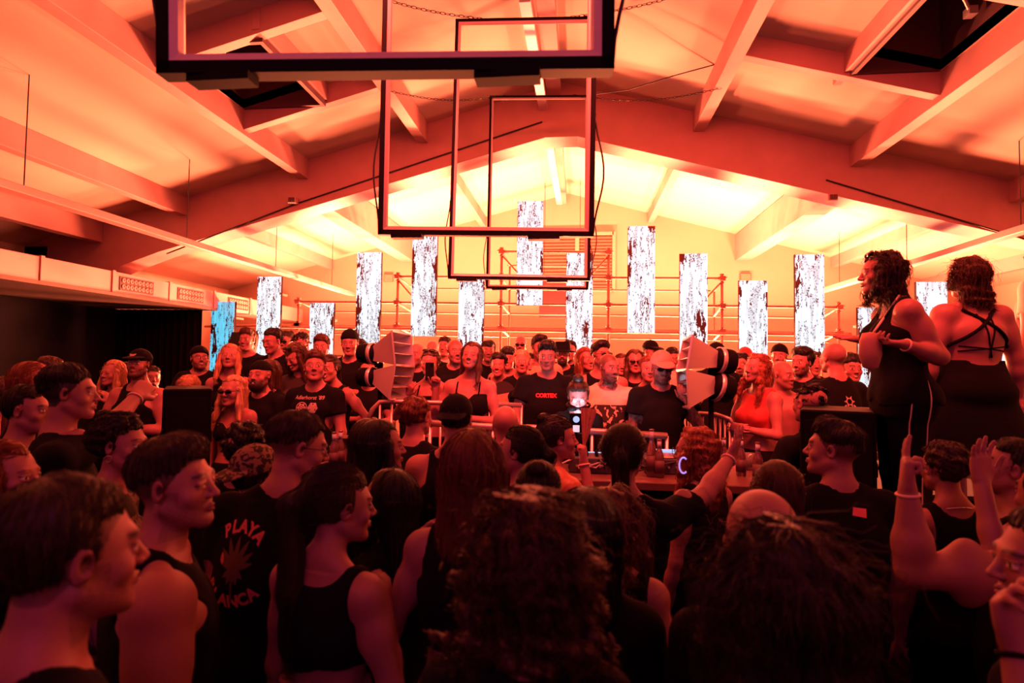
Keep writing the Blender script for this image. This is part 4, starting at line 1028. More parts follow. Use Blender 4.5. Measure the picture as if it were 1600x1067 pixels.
# ---------------------------------------------------------------- stage decks and furniture
Z1, Z2, Z3 = .38, .58, .72
def deck(name, lo, hi, label, m='table'):
    t = empty(name, ((lo[0] + hi[0]) / 2, (lo[1] + hi[1]) / 2, lo[2])); tag(t, label, 'platform'); hx, hy, hz = [(b - a) / 2 for a, b in zip(lo, hi)]; hz *= 2
    MB().box((-hx, -hy, hz - .05), (hx, hy, hz)).build('deck_top', M['floor' if m == 'table' else m], t, bevel=.006)
    MB().box((-hx + .02, -hy + .02, 0), (hx - .02, hy - .02, hz - .05)).build('skirt', M['curtain'], t)
    return t
deck('stage_deck', (-3.1, 4.10, 0), (3.2, 5.25, Z1), 'low stage deck under the front row of people facing the hall')
deck('stage_riser', (-4.15, 5.25, 0), (4.6, 6.35, Z2), 'stage riser carrying the middle rows of people')
deck('rear_riser', (-4.15, 6.35, 0), (4.6, 8.6, Z3), 'rear stage riser carrying the back rows of people')
deck('side_riser', (-6.4, 4.30, 0), (-3.12, 5.24, .20), 'low side riser under the man in the black cap on the left')
deck('side_riser', (-6.4, 5.25, 0), (-4.17, 6.6, .20), 'low side riser behind the man in the black cap on the left')
deck('side_platform', (1.55, 2.86, 0), (4.4, 3.9, .98), 'high platform on the right carrying the women who stand above the crowd', 'blackmetal')

ZT = 1.30
def booth():
    t = empty('booth_table', (0.0, 3.86, 0)); tag(t, 'long dark booth counter in front of the woman playing records, covered with cables and gear', 'table')
    a, b = at(497, 700, 3.9), at(1198, 700, 3.7)
    MB().box((a.x, -.34, ZT - .05), (b.x, .22, ZT)).build('counter_top', M['table'], t, bevel=.006)
    MB().box((a.x + .05, -.28, 0), (b.x - .05, .18, ZT - .05)).build('front_panel', M['curtain'], t)
    return t, a.x, b.x
BT, bx0, bx1 = booth()
M['rail'] = mat('barrier_tube', (.62, .42, .42), .3, .7)
def rail(name, pts, label, r=.022, z0=0, posts=()):
    c = Vector(pts[0]); c.z = z0; t = empty(name, c); tag(t, label, 'barrier', 'crowd barriers of steel tube')
    MB().tube([Vector(p) - c for p in pts], r, 10).build('top_rail', M['rail'], t, smooth=True)
    for f in posts:
        k = f * (len(pts) - 1); i = min(int(k), len(pts) - 2); p = Vector(pts[i]).lerp(Vector(pts[i + 1]), k - i)
        MB().tube([p - c, Vector((p.x - c.x, p.y - c.y, .0))], r * .55, 8).build('bar', M['rail'], t, smooth=True)
    q = [Vector(p) - c for p in pts]; q = [Vector((v.x, v.y, .12)) for v in q]
    MB().tube(q, r * .8, 8).build('lower_rail', M['rail'], t, smooth=True)
    return t
rail('crowd_barrier', [at(572, 668, 4.55), at(582, 640, 4.55), at(594, 628, 4.55), at(612, 627, 4.55), at(815, 633, 4.62)], 'steel tube barrier in front of the woman in the strappy bra', .02, Z1, [.0, .5] + [.75 + i / 32 for i in range(9)])
rail('crowd_barrier', [at(990, 640, 4.7), at(1058, 644, 4.7), at(1118, 648, 4.6), at(1140, 655, 4.5), at(1152, 675, 4.5)], 'steel tube barrier under the right horn speaker with a curved end', .02, Z1, [i / 12 for i in range(0, 12)])
c = rail('counter_rail', [at(672, 661, 4.02), at(770, 667, 4.02), at(846, 669, 4.02), at(925, 674, 4.02), at(1042, 681, 4.02)], 'polished rail along the front of the booth counter', .024, Z1, [0, .25, .5, .75, 1]); c['category'] = 'rail'; del c['group']

# black speaker towers at both ends
def tower(pxl, pxr, ytop, d, depth, label, z=0):
    a, b = at(pxl, ytop, d), at(pxr, ytop, d); w = (b.x - a.x); h = a.z - z; m_ = (a + b) / 2; r_ = Vector((m_.x, m_.y, 0)).normalized() * depth / 2; w *= .97; t = empty('speaker_tower', (m_.x + r_.x, m_.y + r_.y, z)); tag(t, label, 'speaker', 'black speaker towers')
    t.rotation_euler.z = -math.atan2(t.location.x, t.location.y)
    MB().box((-w / 2, -depth / 2, 0), (w / 2, depth / 2, h)).build('cabinet', M['blackmetal'], t, bevel=.012)
    MB().box((-w / 2 + .02, -depth / 2 - .012, h * .05), (w / 2 - .02, -depth / 2, h * .97)).build('front_grille', M['curtain'], t)
    for s in (-1, 1): MB().box((s * w * .5 - .004, -.07, h * .8), (s * w * .5 + .012 * s, .07, h * .84)).build('handle', M['metal'] if 'metal' in M else M['blackmetal'], t)
    return t
tower(259, 329, 607, 3.59, .5, 'black speaker tower at the left end, a fist resting against its corner')
tower(1254, 1362, 641, 3.0, .45, 'black speaker tower at the right end in front of the leaning woman')

# horn speakers on stands
def horn_stand(up, lo, thr_u, thr_l, drv_u, drv_l, pole, d, label, sx):
    """up/lo: mouth corners (px) near/far edge with depth offsets"""
    base = at(pole[0], pole[1], d + .1); t = empty('horn_speaker', (base.x, base.y, Z1)); tag(t, label, 'horn speaker', 'double horn speakers on stands'); c = t.location.copy()
    for nm, mouth, th, dr in (('horn', up, thr_u, drv_u), ('horn', lo, thr_l, drv_l)):
        Mv = [at(x, y, dd) - c for x, y, dd in mouth]; Tv = [at(x, y, dd) - c for x, y, dd in th]; K = 8
        cen = sum(Mv, Vector()) / 4; ct = sum(Tv, Vector()) / 4
        mb = MB(); rings = []
        for k in range(K + 1):
            u = k / K; g = 1 - (1 - u) ** 1.25
            rings.append([Tv[i].lerp(Mv[i], g) for i in range(4)])
        v = [p for r_ in rings for p in r_]; f = []
        for k in range(K):
            for i in range(4): f.append((k * 4 + i, k * 4 + (i + 1) % 4, (k + 1) * 4 + (i + 1) % 4, (k + 1) * 4 + i))
        inner = [p.lerp(cen if k == K else (sum(rings[k], Vector()) / 4), .045) for k, r_ in enumerate(rings) for p in r_]; n0 = len(v)
        f += [tuple(n0 + j for j in q[::-1]) for q in f[:K * 4]]
        for i in range(4): f.append((K * 4 + i, K * 4 + (i + 1) % 4, n0 + K * 4 + (i + 1) % 4, n0 + K * 4 + i))
        h = mb.add(v + inner, f).build('horn', M['alu'], t)
        rim = MB()
        for i in range(4): rim.beam(Mv[i], Mv[(i + 1) % 4], .014, .014)
        rim.build('rim', M['alu'], h)
        fins = MB()
        for a_, b_ in ((.33, 0), (.66, 0)):
            P1 = Mv[0].lerp(Mv[3], a_); P2 = Mv[1].lerp(Mv[2], a_); tip = Tv[0].lerp(Tv[2], .5)
            fins.prism([P1, P2, tip.lerp(P2, .25), tip.lerp(P1, .25)], Vector((0, 0, .006)))
        fins.build('fins', M['alu'], h)
        a, b = at(*dr[0]) - c, at(*dr[1]) - c; r_ = dr[2]
        ax_ = (b - a); Q = Matrix.Translation(a) @ ax_.to_track_quat('Z', 'Y').to_matrix().to_4x4(); l = ax_.length
        MB().lathe([(r_ * .55, -.02), (r_ * .9, 0), (r_ * .98, .02), (r_, l * .3), (r_, l * .75), (r_ * .94, l * .93), (r_ * .7, l)], (0, 0, 0), 24, Q).build('driver_housing', M['blackmetal'], h, smooth=True)
        MB().lathe([(r_ * 1.06, .02), (r_ * 1.06, .05)], (0, 0, 0), 24, Q).build('clamp_band', M['alu'], h, smooth=True)
    mid = (at(*drv_u[0]) + at(*drv_l[0])) / 2 - c
    px_ = Vector((0, 0, 0))
    MB().tube([Vector((0, 0, .3)), Vector((0, 0, mid.z + .05))], .020, 10).build('pole', M['blackmetal'], t, smooth=True)
    MB().beam(Vector((0, 0, mid.z)), mid + (mid - Vector((0, 0, mid.z))) * .2 + Vector((.01, 0, 0)), .07, .04).build('yoke', M['blackmetal'], t)
    MB().lathe([(.03, .55), (.045, .57), (.045, .64), (.03, .66)], (0, 0, 0), 12).build('collar', M['blackmetal'], t, smooth=True)
    for k in range(3):
        a = 2.1 * k + .4; MB().tube([Vector((0, 0, .60)), Vector((.42 * math.cos(a), .42 * math.sin(a), .015))], .012, 8).build('leg', M['blackmetal'], t, smooth=True)
    return t
D1 = 4.55
horn_stand([(612, 517, D1 - .10), (641, 523, D1 + .25), (647, 572, D1 + .25), (617, 570, D1 - .10)], [(617, 570, D1 - .10), (647, 573, D1 + .25), (637, 622, D1 + .25), (608, 624, D1 - .10)],
           [(583, 540, D1 + .05), (588, 542, D1 + .16), (588, 563, D1 + .16), (583, 564, D1 + .05)], [(584, 578, D1 + .05), (589, 578, D1 + .16), (587, 598, D1 + .16), (582, 600, D1 + .05)],
           ((588, 552, D1 + .1), (562, 552, D1 + .15), .082), ((587, 589, D1 + .1), (562, 589, D1 + .15), .080), (593, 650), D1, 'double metal horn speaker on a black stand, left, its mouths opening to the right', 1)
D2 = 4.3
horn_stand([(1068, 532, D2 + .30), (1082, 524, D2 - .12), (1073, 577, D2 - .12), (1058, 579, D2 + .30)], [(1058, 580, D2 + .30), (1073, 577, D2 - .12), (1077, 638, D2 - .12), (1062, 634, D2 + .30)],
           [(1117, 550, D2 + .16), (1122, 548, D2 + .02), (1120, 574, D2 + .02), (1115, 573, D2 + .16)], [(1110, 590, D2 + .16), (1117, 588, D2 + .02), (1118, 614, D2 + .02), (1112, 616, D2 + .16)],
           ((1118, 562, D2 + .08), (1146, 566, D2 + .1), .098), ((1114, 602, D2 + .08), (1142, 610, D2 + .1), .110), (1111, 655), D2, 'double metal horn speaker on a black stand, right, its mouths opening to the left', -1)

# monitor box, DJ gear, bottles, cups
def on_counter(px, dz=0, dep=3.75): p = at(px, 700, dep); return Vector((p.x, p.y, ZT + dz))
p = on_counter(574, 0, 3.92); t = empty('monitor_speaker', p); tag(t, 'low wedge monitor box on the left part of the counter', 'monitor speaker')
mb = MB().prism([(-.22, -.08, 0), (-.22, .09, 0), (-.22, .09, .17), (-.22, -.03, .17)], (.44, 0, 0)); mb.build('cabinet', M['darkpanel'], t, bevel=.01); MB().box((-.20, -.07, .172), (.20, .09, .18)).build('top_pad', M['table'], t)
M['gear'] = mat('player_shell', (.05, .05, .06), .4); M['button'] = mat('lit_button', (.2, .5, .8), .5, emit=(.25, .6, 1), es=.9); M['metal'] = mat('brushed_metal', (.6, .5, .5), .3, .8)
def player(px, dep, label, kind):
    p = on_counter(px, 0, dep); t = empty(kind, p); tag(t, label, 'mixer' if kind == 'mixer' else 'media player')
    MB().box((-.15, -.13, 0), (.15, .15, .10)).build('case', M['gear'], t, bevel=.008)
    if kind == 'mixer':
        for i in range(4):
            for j in range(3): MB().lathe([(.011, 0), (.010, .022), (.004, .024)], (-.10 + .065 * i, -.05 + j * .06, .10), 10).build('knob', M['blackmetal'], t)
        MB().box((-.12, .10, .10), (.12, .12, .104)).build('display', M['button'], t)
    else:
        MB().lathe([(.095, 0), (.10, .008), (.09, .014), (.03, .014)], (0, -.02, .10), 24).build('jog_wheel', M['metal'], t); MB().box((-.10, .10, .10), (.10, .145, .125)).build('display', M['button'], t)
    jk = MB()
    for i in range(5): jk.lathe([(.007, 0), (.007, .02)], (0, 0, 0), 8, Matrix.Translation((-.1 + i * .05, -.15, .05)) @ Matrix.Rotation(math.pi / 2, 4, 'X').inverted())
    jk.build('jacks', M['metal'], t)
player(925, 3.80, 'small mixer on the counter in front of the woman in headphones', 'mixer'); player(1040, 3.80, 'flat disc player on the counter right of the mixer', 'media_player'); player(820, 3.80, 'flat disc player on the counter left of the mixer', 'media_player')
p = on_counter(900, 0, 3.86); t = empty('lit_stand', p); tag(t, 'small glowing blue and white display before the woman in headphones', 'display')
p2 = at(901, 662, 3.86) - p
MB().box((-.05, -.03, 0), (.05, .03, .02)).build('foot', M['blackmetal'], t); MB().tube([(0, 0, .02), (0, 0, p2.z - .05)], .01).build('post', M['blackmetal'], t)
MB().box((-.045, -.012, p2.z - .06), (.045, .012, p2.z + .07)).build('housing', M['blackmetal'], t, bevel=.004)
MB().lathe([(.030, 0), (.030, .004)], (0, 0, 0), 20, Matrix.Translation((0, .013, p2.z + .005)) @ Matrix.Rotation(-math.pi / 2, 4, 'X')).build('lamp', mat('cold_lamp', (1, 1, 1), .5, emit=(.75, .9, 1), es=8), t)
MB().lathe([(.022, 0), (.022, .003), (.010, .004)], (0, 0, 0), 16, Matrix.Translation((0, -.013, p2.z + .03)) @ Matrix.Rotation(math.pi / 2, 4, 'X')).build('indicator', M['button'], t)
MB().box((-.022, -.016, p2.z - .055), (.022, -.012, p2.z - .01)).build('screen', mat('white_screen', (.8, .9, 1), .5, emit=(.5, .8, 1), es=.7), t)
area('booth_lamp', at(900, 668, 4.0), at(903, 612, 4.15), 4.5, (.75, .85, 1), .16, .10, 140)
for i in range(5):
    a = on_counter(905 + i * 22, .012, 3.69); pts = [a + Vector((.10 * math.sin(k * .9 + i) * (k / 9), -.02 + .0 * k + .05 * math.sin(k * 1.3 + i * 2), .02 + .06 * abs(math.sin(k * .7 + i)))) + Vector((k * .03 * (1 if i % 2 else -1), 0, 0)) for k in range(14)]
    tag(MB().tube(pts, .006, 6).build('audio_cable', M['cable'] if i % 2 else mat('grey_cable', (.4, .4, .45), .5), smooth=True), 'looped audio cable behind the mixer, ' + ['leftmost of the loops', 'second loop from the left', 'middle loop', 'second loop from the right', 'rightmost of the loops'][i], 'cable', 'audio cables on the counter')
def bottle(px, py, dep, label, h=.24, zb=None, sc=1.0):
    p = at(px, py, dep); p.z = ZT if zb is None else zb; t = empty('bottle', p); tag(t, label, 'bottle', 'glass bottles on the counter')
    MB().lathe([(.028, 0), (.031, .006), (.031, h * .52), (.026, h * .62), (.0135, h * .75), (.0125, h * .95), (.015, h * .96), (.015, h)], (0, 0, 0), 18).build('glass', M['bottle'], t, smooth=True)
    MB().lathe([(.0316, h * .12), (.0316, h * .45)], (0, 0, 0), 18).build('label', M['darkpanel'], t, smooth=True)
    MB().lathe([(.0140, h * .76), (.0135, h * .95)], (0, 0, 0), 14).build('neck_label', M['paper'], t, smooth=True)
    return t
bottle(522, 690, 3.72, 'glass bottle with blue neck label at the left end of the counter'); bottle(532, 688, 3.80, 'glass bottle touching the leftmost bottle from behind'); bottle(553, 690, 3.69, 'single glass bottle right of the pair at the left end of the counter')
bottle(1018, 730, 3.60, 'bottle with a black sleeve right of the ponytailed woman on the counter', .30); bottle(1030, 730, 3.58, 'clear bottle beside the tall black bottle on the counter')
bottle(1131, 700, 3.7, 'glass bottle among the cups under the right horn speaker'); bottle(1158, 745, 3.66, 'bottle near the front edge of the counter, left of the right speaker tower'); bottle(1184, 745, 3.5, 'bottle at the right end of the counter')
for px, l in ((1107, 'left of the two clear cups under the right horn speaker'), (1116, 'clear cup standing against the bottle under the right horn speaker'), (1121, 'front clear cup at the glass bottle under the right horn speaker'), (1172, 'clear cup alone near the right end of the counter')):
    p = on_counter(px, 0, 3.88 if px != 1121 else 3.6); t = MB().lathe([(.027, 0), (.037, .115), (.035, .115), (.0255, .006)], tuple(p), 18).build('plastic_cup', M['cup'], smooth=True); tag(t, l, 'cup', 'clear plastic cups on the counter')

# ---------------------------------------------------------------- stage lamps: a housing on a stand behind each wash light
def lamp(loc, target, sx, sy, label, stand=True):
    loc = Vector(loc); d = (Vector(target) - loc).normalized(); t = empty('stage_lamp', (loc.x, loc.y, 0)); tag(t, label, 'stage lamp', 'stage wash lamps'); c = Vector((loc.x, loc.y, 0))
    Q = Matrix.Translation(loc - c - d * .02) @ d.to_track_quat('Z', 'Y').to_matrix().to_4x4()
    MB().box((-sx / 2 - .03, -sy / 2 - .03, -.14), (sx / 2 + .03, sy / 2 + .03, 0), Q).build('housing', M['blackmetal'], t)
    if stand:
        MB().tube([(0, .02, 0), loc - c - d * .16], .02).build('stand', M['blackmetal'], t, smooth=True)
        MB().lathe([(.20, 0), (.20, .012), (.03, .03)], (0, .02, 0), 20).build('base', M['blackmetal'], t)
    else:
        MB().tube([loc - c - d * .16, Vector((0, .0, zc(loc.x)))], .02).build('drop_arm', M['blackmetal'], t, smooth=True)
for i, (x, y) in enumerate(WASH): lamp((x, y, 1.55), (x * 1.05, 9.2, 6.0), .6, .35, 'wash lamp on a stand behind the lit columns, ' + ['leftmost', 'second from the left', 'middle', 'second from the right', 'rightmost'][i] + ' of five')
for x, l in ((-6.2, 'left'), (6.0, 'right')): lamp((x, 9.9, 2.35), (x * .8, 6.2, 5.2), .4, .4, 'square wash lamp on a tall stand at the %s side of the stage' % l)
lamp((0, 2.6, 5.2), (0, 6.6, 1.9), 4.5, .5, 'long bar housing added over the crowd for the unseen stage fill light', False)  # housing added to go with the made-up front fill
# ---------------------------------------------------------------- people
M['skin'] = mat('skin', attr=True, rough=.5, bump=.0005, bscale=90, spec=.4); M['hair'] = mat('hair', attr=True, rough=.5, spec=.35)
M['lens'] = mat('dark_lens', (.006, .004, .006), .15); M['gloss'] = mat('gloss_black', (.01, .008, .01), .35); M['band'] = mat('wristband', (.85, .55, .45), .6)
M['tan'] = mat('tan_cotton', (.52, .30, .20), .85, bump=.003, bscale=25); M['whitecloth'] = mat('white_cotton', (.68, .55, .46), .85, bump=.003, bscale=25); M['redcloth'] = mat('red_cotton', (.55, .05, .05), .8)
M['pinkcap'] = mat('pink_cap', (.75, .26, .22), .8); M['satin'] = mat('orange_satin', (.50, .16, .09), .35, bump=.006, bscale=18, bstretch=(3, 1, 1)); M['pinkskirt'] = mat('pink_skirt', (.35, .10, .12), .8); M['grey'] = mat('dark_grey_cotton', (.030, .020, .028), .9)
def pattern_mat(name, a, b, scale, thr, zlo=None, zhi=None):
    m = mat(name, a, .85); nt = m.node_tree; nd = nt.nodes; L = nt.links; tc = nd.new('ShaderNodeTexCoord'); n = nd.new('ShaderNodeTexNoise'); n.inputs['Scale'].default_value = scale; n.inputs['Detail'].default_value = 6; n.inputs['Distortion'].default_value = .8
    L.new(tc.outputs['Object'], n.inputs['Vector']); r = nd.new('ShaderNodeValToRGB'); r.color_ramp.interpolation = 'CONSTANT'; r.color_ramp.elements[0].color = (*b, 1); r.color_ramp.elements[1].position = thr; r.color_ramp.elements[1].color = (*a, 1); L.new(n.outputs['Fac'], r.inputs[0])
    out = r.outputs[0]
    if zlo is not None:
        s = nd.new('ShaderNodeSeparateXYZ'); L.new(tc.outputs['Object'], s.inputs[0]); g = nd.new('ShaderNodeMath'); g.operation = 'COMPARE'; L.new(s.outputs[2], g.inputs[0]); g.inputs[1].default_value = (zlo + zhi) / 2; g.inputs[2].default_value = (zhi - zlo) / 2
        mx = nd.new('ShaderNodeMix'); mx.data_type = 'RGBA'; L.new(g.outputs[0], mx.inputs[0]); mx.inputs[6].default_value = (*a, 1); L.new(out, mx.inputs[7]); out = mx.outputs[2]
    L.new(out, nd['Principled BSDF'].inputs['Base Color']); return m
M['camo'] = pattern_mat('camouflage_cotton', (.16, .09, .07), (.012, .01, .012), 16, .52); M['printtee'] = pattern_mat('printed_white_tee', (.66, .50, .38), (.02, .012, .014), 22, .53, .85, 1.30); M['capprint'] = pattern_mat('printed_cap', (.25, .12, .08), (.02, .01, .01), 40, .5)

def tier(y):
    return 0.0 if y < 3.9 else Z1 if y < 5.25 else Z2 if y < 6.35 else Z3
PEOPLE = {}; LOGP = []; PLACED = []
def P(px, yt, hh, yaw, label, key=None, z0=None, d=None, group=None, **sp):
    hs = sp.get('hs', 1.0) * (1 if sp.get('sex', 'm') == 'm' else .955)
    d = d or .235 * hs * FPX / hh
    z0g = z0; best = None
    expl = 'dx' in sp; sp.pop('dx', None)
    for mlt in (1, 1.03, .97, 1.06, .94, 1.1, .9, 1.14):
        if (d < 1.3 or expl) and mlt != 1: break
        c = at(px, yt, d * mlt); zz = tier(c.y) if z0g is None else z0g; hh_ = c.z - zz
        dist = min([math.hypot(c.x - a, c.y - b) for a, b, e in PLACED if abs(e - zz) < .3] + [9]); near_edge = z0g is None and 3.55 < c.y < 4.25
        sc_ = min(dist, .44) - abs(mlt - 1) * .35 - (.3 if not (1.5 <= hh_ <= 2.0) else 0) - (.3 if near_edge else 0)
        if best is None or sc_ > best[0] + 1e-6: best = (sc_, d * mlt)
    if best: d = best[1]
    c = at(px, yt, d); z0 = tier(c.y) if z0 is None else z0; PLACED.append((c.x, c.y, z0))
    thick = {'afro': .03, 'wavy': .02, 'quiff': .018, 'fade': .012}.get(sp.get('hair', 'short'), .010) + sp.get('hv', 0) if sp.get('hair', 'short') not in ('bald', 'buzz', 'none') else 0
    if sp.get('topbun'): thick += .07
    H = c.z - z0 - thick
    LOGP.append((label[:40], round(d, 2), round(c.y, 2), z0, round(H, 2)))
    H = min(max(H, 1.42), 2.02); sp['H'] = H; sp.setdefault('seed', int(px) % 97)
    far = d > 3.9; mid = d > 2.4
    sp.setdefault('q', .0062 if far else .0048 if mid else .0034); sp.setdefault('cq', .02 if far else .017 if mid else .013); sp.setdefault('clq', .014 if far else .012 if mid else .010)
    if 'strands' not in sp: sp['strands'] = 600 if far else 900 if mid else 2500
    sp.setdefault('sr', .0022 if far else .0015 if mid else .0010)
    lx, ly = sp.get('lean', (0, 0)); Rz = rot(yaw)
    hy, hp, hr = sp.get('head', (0, 0, 0)); Rh = rot(hy, hp, hr)
    crown = V3(lx, ly + .012 + sp.get('hfwd', 0), 0) + Rh @ V3(0, 0, .229) * hs
    cw = Rz @ V3(crown[0], crown[1], 0); root = V3(c.x, c.y, 0) - cw; root[2] = z0
    def loc(t): return tuple((Rz.T @ (V3(*t) - root)).tolist())
    for k in ('R', 'L'):
        a = sp.get(k)
        if isinstance(a, dict):
            a = dict(a)
            if 'px' in a: a['t'] = loc(at(*a['px']))
            if 'e_w' in a: a['e'] = tuple(Rz.T @ V3(*a['e_w']))
            if 'h_w' in a: a['h'] = tuple(Rz.T @ V3(*a['h_w']))
            if 'n_w' in a: a['n'] = tuple(Rz.T @ V3(*a['n_w']))
            sp[k] = a
    # crown height when the head is pitched
    dz = .229 * hs - (Rh @ V3(0, 0, .229))[2] * hs; sp['H'] = H = H + dz * .8
    r, parts = make_person('person', sp, M)
    r.location = root.tolist(); r.rotation_euler.z = math.radians(yaw); tag(r, label, 'person', group or ('people on the dance floor' if z0 == 0 else 'people on the stage'))
    if key: PEOPLE[key] = (r, parts, sp)
    return r, parts, sp
T0 = time.time()
# --- on the stage, left part, faces to the hall
P(221, 549, 43, 183, 'man in a black cap with a white emblem, chin raised, in a black tank top', key='capman', hair='short', hat='cap', hv=-.008, head=(10, 8, 0), fullbeard=0, beard=2, top='tank', R='fold', L='fold', necklace=1, band='R', H=0, z0=.20)
P(179, 563, 38, 175, 'blonde woman with one hand on her forehead beside the man in the black cap', sex='f', hair='long', hc='blonde', hl=.3, top='crop', L='face', z0=.20, closed=1, smile=1)
P(238, 572, 33, 200, 'short haired man looking left behind the man in the black cap', hair='fade', scalp=.6, z0=.20, head=(30, 0, 0))
P(196, 566, 34, 150, 'dark haired woman half hidden behind the man in the black cap', sex='f', hair='long', hl=.3, z0=.20)
P(291, 588, 40, 190, 'blonde person whose head just shows above the left speaker tower', sex='f', hair='short', hc='blonde', d=4.3, dx=1, head=(0, -25, 0))
P(311, 543, 36, 205, 'bearded man in a backwards black cap and open dark shirt looking right', hair='short', hv=-.006, hat='cap_back', beard=2, fullbeard=0, head=(22, 8, 0), top='shirt', vneck=.16, glasses=1, R=dict(u=(.3, .2, -1), f=(-.9, .8, .35), hand='fist'), smile=1)
P(361, 538, 38, 195, 'long haired blonde woman in a black halter top looking up', sex='f', hair='long', hc='blonde', hl=.42, top='tank', deep=(.09, .24), head=(8, 10, 0), straps=1)
P(388, 513, 33, 185, 'short haired man at the back left under the tall lit column', hair='quiff', hc='brown', scalp=.4, fade=1)
P(385, 531, 33, 180, 'dark haired bearded man in front of the short haired man at the back left', hair='fade', scalp=.9, beard=1)
P(366, 587, 45, 184, 'blonde girl in narrow black sunglasses and a cut out black crop top', key='shadesgirl', d=4.35, dx=1, sex='f', hair='long', hc='light', hl=.22, top='bra', shades=1, head=(-5, 0, 0), L='down', R='down', lockf=.02, bust=.9)
P(425, 513, 40, 176, 'broad man in a black sweater looking down, head in front of the tall lit column', d=5.65, dx=1, hair='short', hc='black', top='sweater', head=(-12, -14, 0), fat=1.15)
P(449, 517, 33, 180, 'man in sunglasses in the back row right of the man in the black sweater', hair='fade', scalp=.8, shades=1, beard=1, top='shirt')
P(471, 520, 37, 180, 'curly black haired man in the back row next to the lit column', d=6.0, dx=1, hair='afro', hv=-.02, hc='black', beard=1, head=(5, -4, 0))
P(457, 537, 41, 172, 'long haired woman with sunglasses on her head bending over her phone', key='phonegirl', d=5.15, dx=1, sex='f', hair='long', hc='brown', hl=.4, fringe=1, head=(-12, -28, 0), top='longsleeve', topmat='grey', R='bent', L='bent', handR='grip', smile=1)
P(421, 562, 42, 160, 'brown haired woman pressed behind the laughing man in the headband', sex='f', hair='long', hc='brown', hl=.35, d=5.1)
P(408, 567, 43, 176, 'laughing bearded man in a dark beanie and black shirt', d=4.65, dx=1, hair='none', hat='beanie', beard=2, fullbeard=1, smile=1, head=(6, 8, 4), top='tshirt', tat='L', L=dict(u=(.5, .1, -1), f=(-.1, .3, -1)), closed=1)
P(503, 523, 38, 160, 'man with shaved sides turning to the left in front of the short lit column', d=5.9, dx=1, hair='quiff', scalp=.5, fade=1, head=(35, 0, 0), hc='brown')
P(493, 549, 46, 178, 'blond young man in a black shirt with white round crests on the chest', key='crest', d=4.5, dx=1, hair='quiff', hc='brown', scalp=.3, fade=1, head=(25, 10, 0), top='tshirt', R='down', L=dict(u=(.25, .1, -1), f=(-.1, .3, -1)))
P(512, 555, 36, 165, 'smiling woman leaning behind the blond young man, bare arm bent', d=5.0, dx=1, sex='f', hair='pony', hl=.2, top='tank', smile=1, head=(10, -5, 10), L=dict(u=(.9, -.1, -.9), f=(-.4, .3, -1)), fat=1.15)
P(547, 517, 40, 180, 'man in a backwards dark cap and black shirt with a chest strap, hands together', d=5.5, dx=1, hair='short', hv=-.006, hat='cap_back', head=(14, -6, 0), top='tshirt', R='fold', L='fold', hc='black')
P(562, 530, 32, 175, 'face peeking out between the man in the backwards cap and the left horn speaker', sex='f', hair='short', hc='black', smile=1)
P(577, 560, 36, 180, 'person in black behind the left horn speaker, only the forearms showing', hair='short', d=5.4, dx=1, top='tshirt', R='fold', L='bent', band='L')
# --- centre
P(652, 537, 36, 185, 'bald man behind the woman filming with her phone', hair='bald', beard=1, head=(-15, 0, 0))
P(676, 533, 31, 182, 'bald man in the back row, half hidden by the next bald head', hair='bald', beard=1)
P(695, 526, 29, 180, 'short dark haired man at the very back above the moustached man', hair='fade', scalp=.9, top='tshirt', topmat='whitecloth')
P(673, 546, 40, 180, 'woman in a black crop top filming with a phone held before her face', key='filming', sex='f', hair='pony', hc='brown', top='tube', hl=.1, R=dict(u=(.55, .5, -1), f=(-.9, .65, 1.5), hand='half', n=(0, -1, 0)), L=dict(u=(.55, .5, -1), f=(-.9, .6, 1.5), hand='half', n=(0, -1, 0)), shadeshead=1)
P(711, 531, 38, 182, 'balding man with a moustache in a black shirt looking right', hair='buzz', scalp=.4, beard=1, head=(25, 0, 0), top='tshirt', fat=1.12)
P(740, 535, 40, 180, 'woman in a black strappy bra with her fist raised at shoulder height', key='bra', sex='f', hair='long', hc='brown', hl=.35, lockside=-1, top='bra', bust=1.2, fat=1.08, R=dict(u=(.5, .05, -1), f=(-.1, .25, 1), hand='fist', n=(0, 1, 0)), L='fold', smile=1, head=(0, 8, -6), closed=1)
P(763, 532, 32, 182, 'fringed dark haired man in the back row right of the lit column', hair='short', fringe=1, hc='black', head=(10, 0, 0))
P(779, 552, 36, 180, 'dark haired woman in a dark top holding a round fan', key='fanwoman', sex='f', hair='short', hc='black', hv=.004, ht=.02, top='tank', smile=1, R='bent', L='bent', handR='grip', handL='fist', necklace=1)
P(794, 543, 36, 181, 'person with black parted hair in a black tank top beside the woman with the fan', hair='short', hc='black', fringe=1, ht=.022, top='tank', smile=1, skin='light')
P(814, 525, 29, 180, 'bald bearded man in sunglasses in the back row at the centre', hair='bald', fullbeard=1, shades=1, hc='brown')
P(815, 547, 33, 184, 'blonde woman looking up behind the tall man in the lettered sweater', sex='f', hair='short', hc='light', head=(5, 5, 0))
P(830, 553, 28, 180, 'dark haired person mostly hidden left of the man in the lettered sweater', hair='short', hc='black', d=6.2)
P(843, 523, 40, 178, 'tall dark haired man in a tan shirt standing behind the man in the lettered sweater', d=5.75, dx=1, hair='quiff', hc='black', scalp=.7, beard=1, head=(25, -5, 0), top='tshirt', topmat='tan')
P(855, 531, 43, 180, 'serious young man in a black sweater with a red word across the chest', key='cortex', d=4.85, dx=1, hair='quiff', hc='black', scalp=.3, fade=1, head=(0, -12, 0), top='tshirt', loose=.045, R=dict(u=(.3, .15, -1), f=(-.25, .9, -.6)), L=dict(u=(.3, .15, -1), f=(-.3, .9, -.7)), band='R')
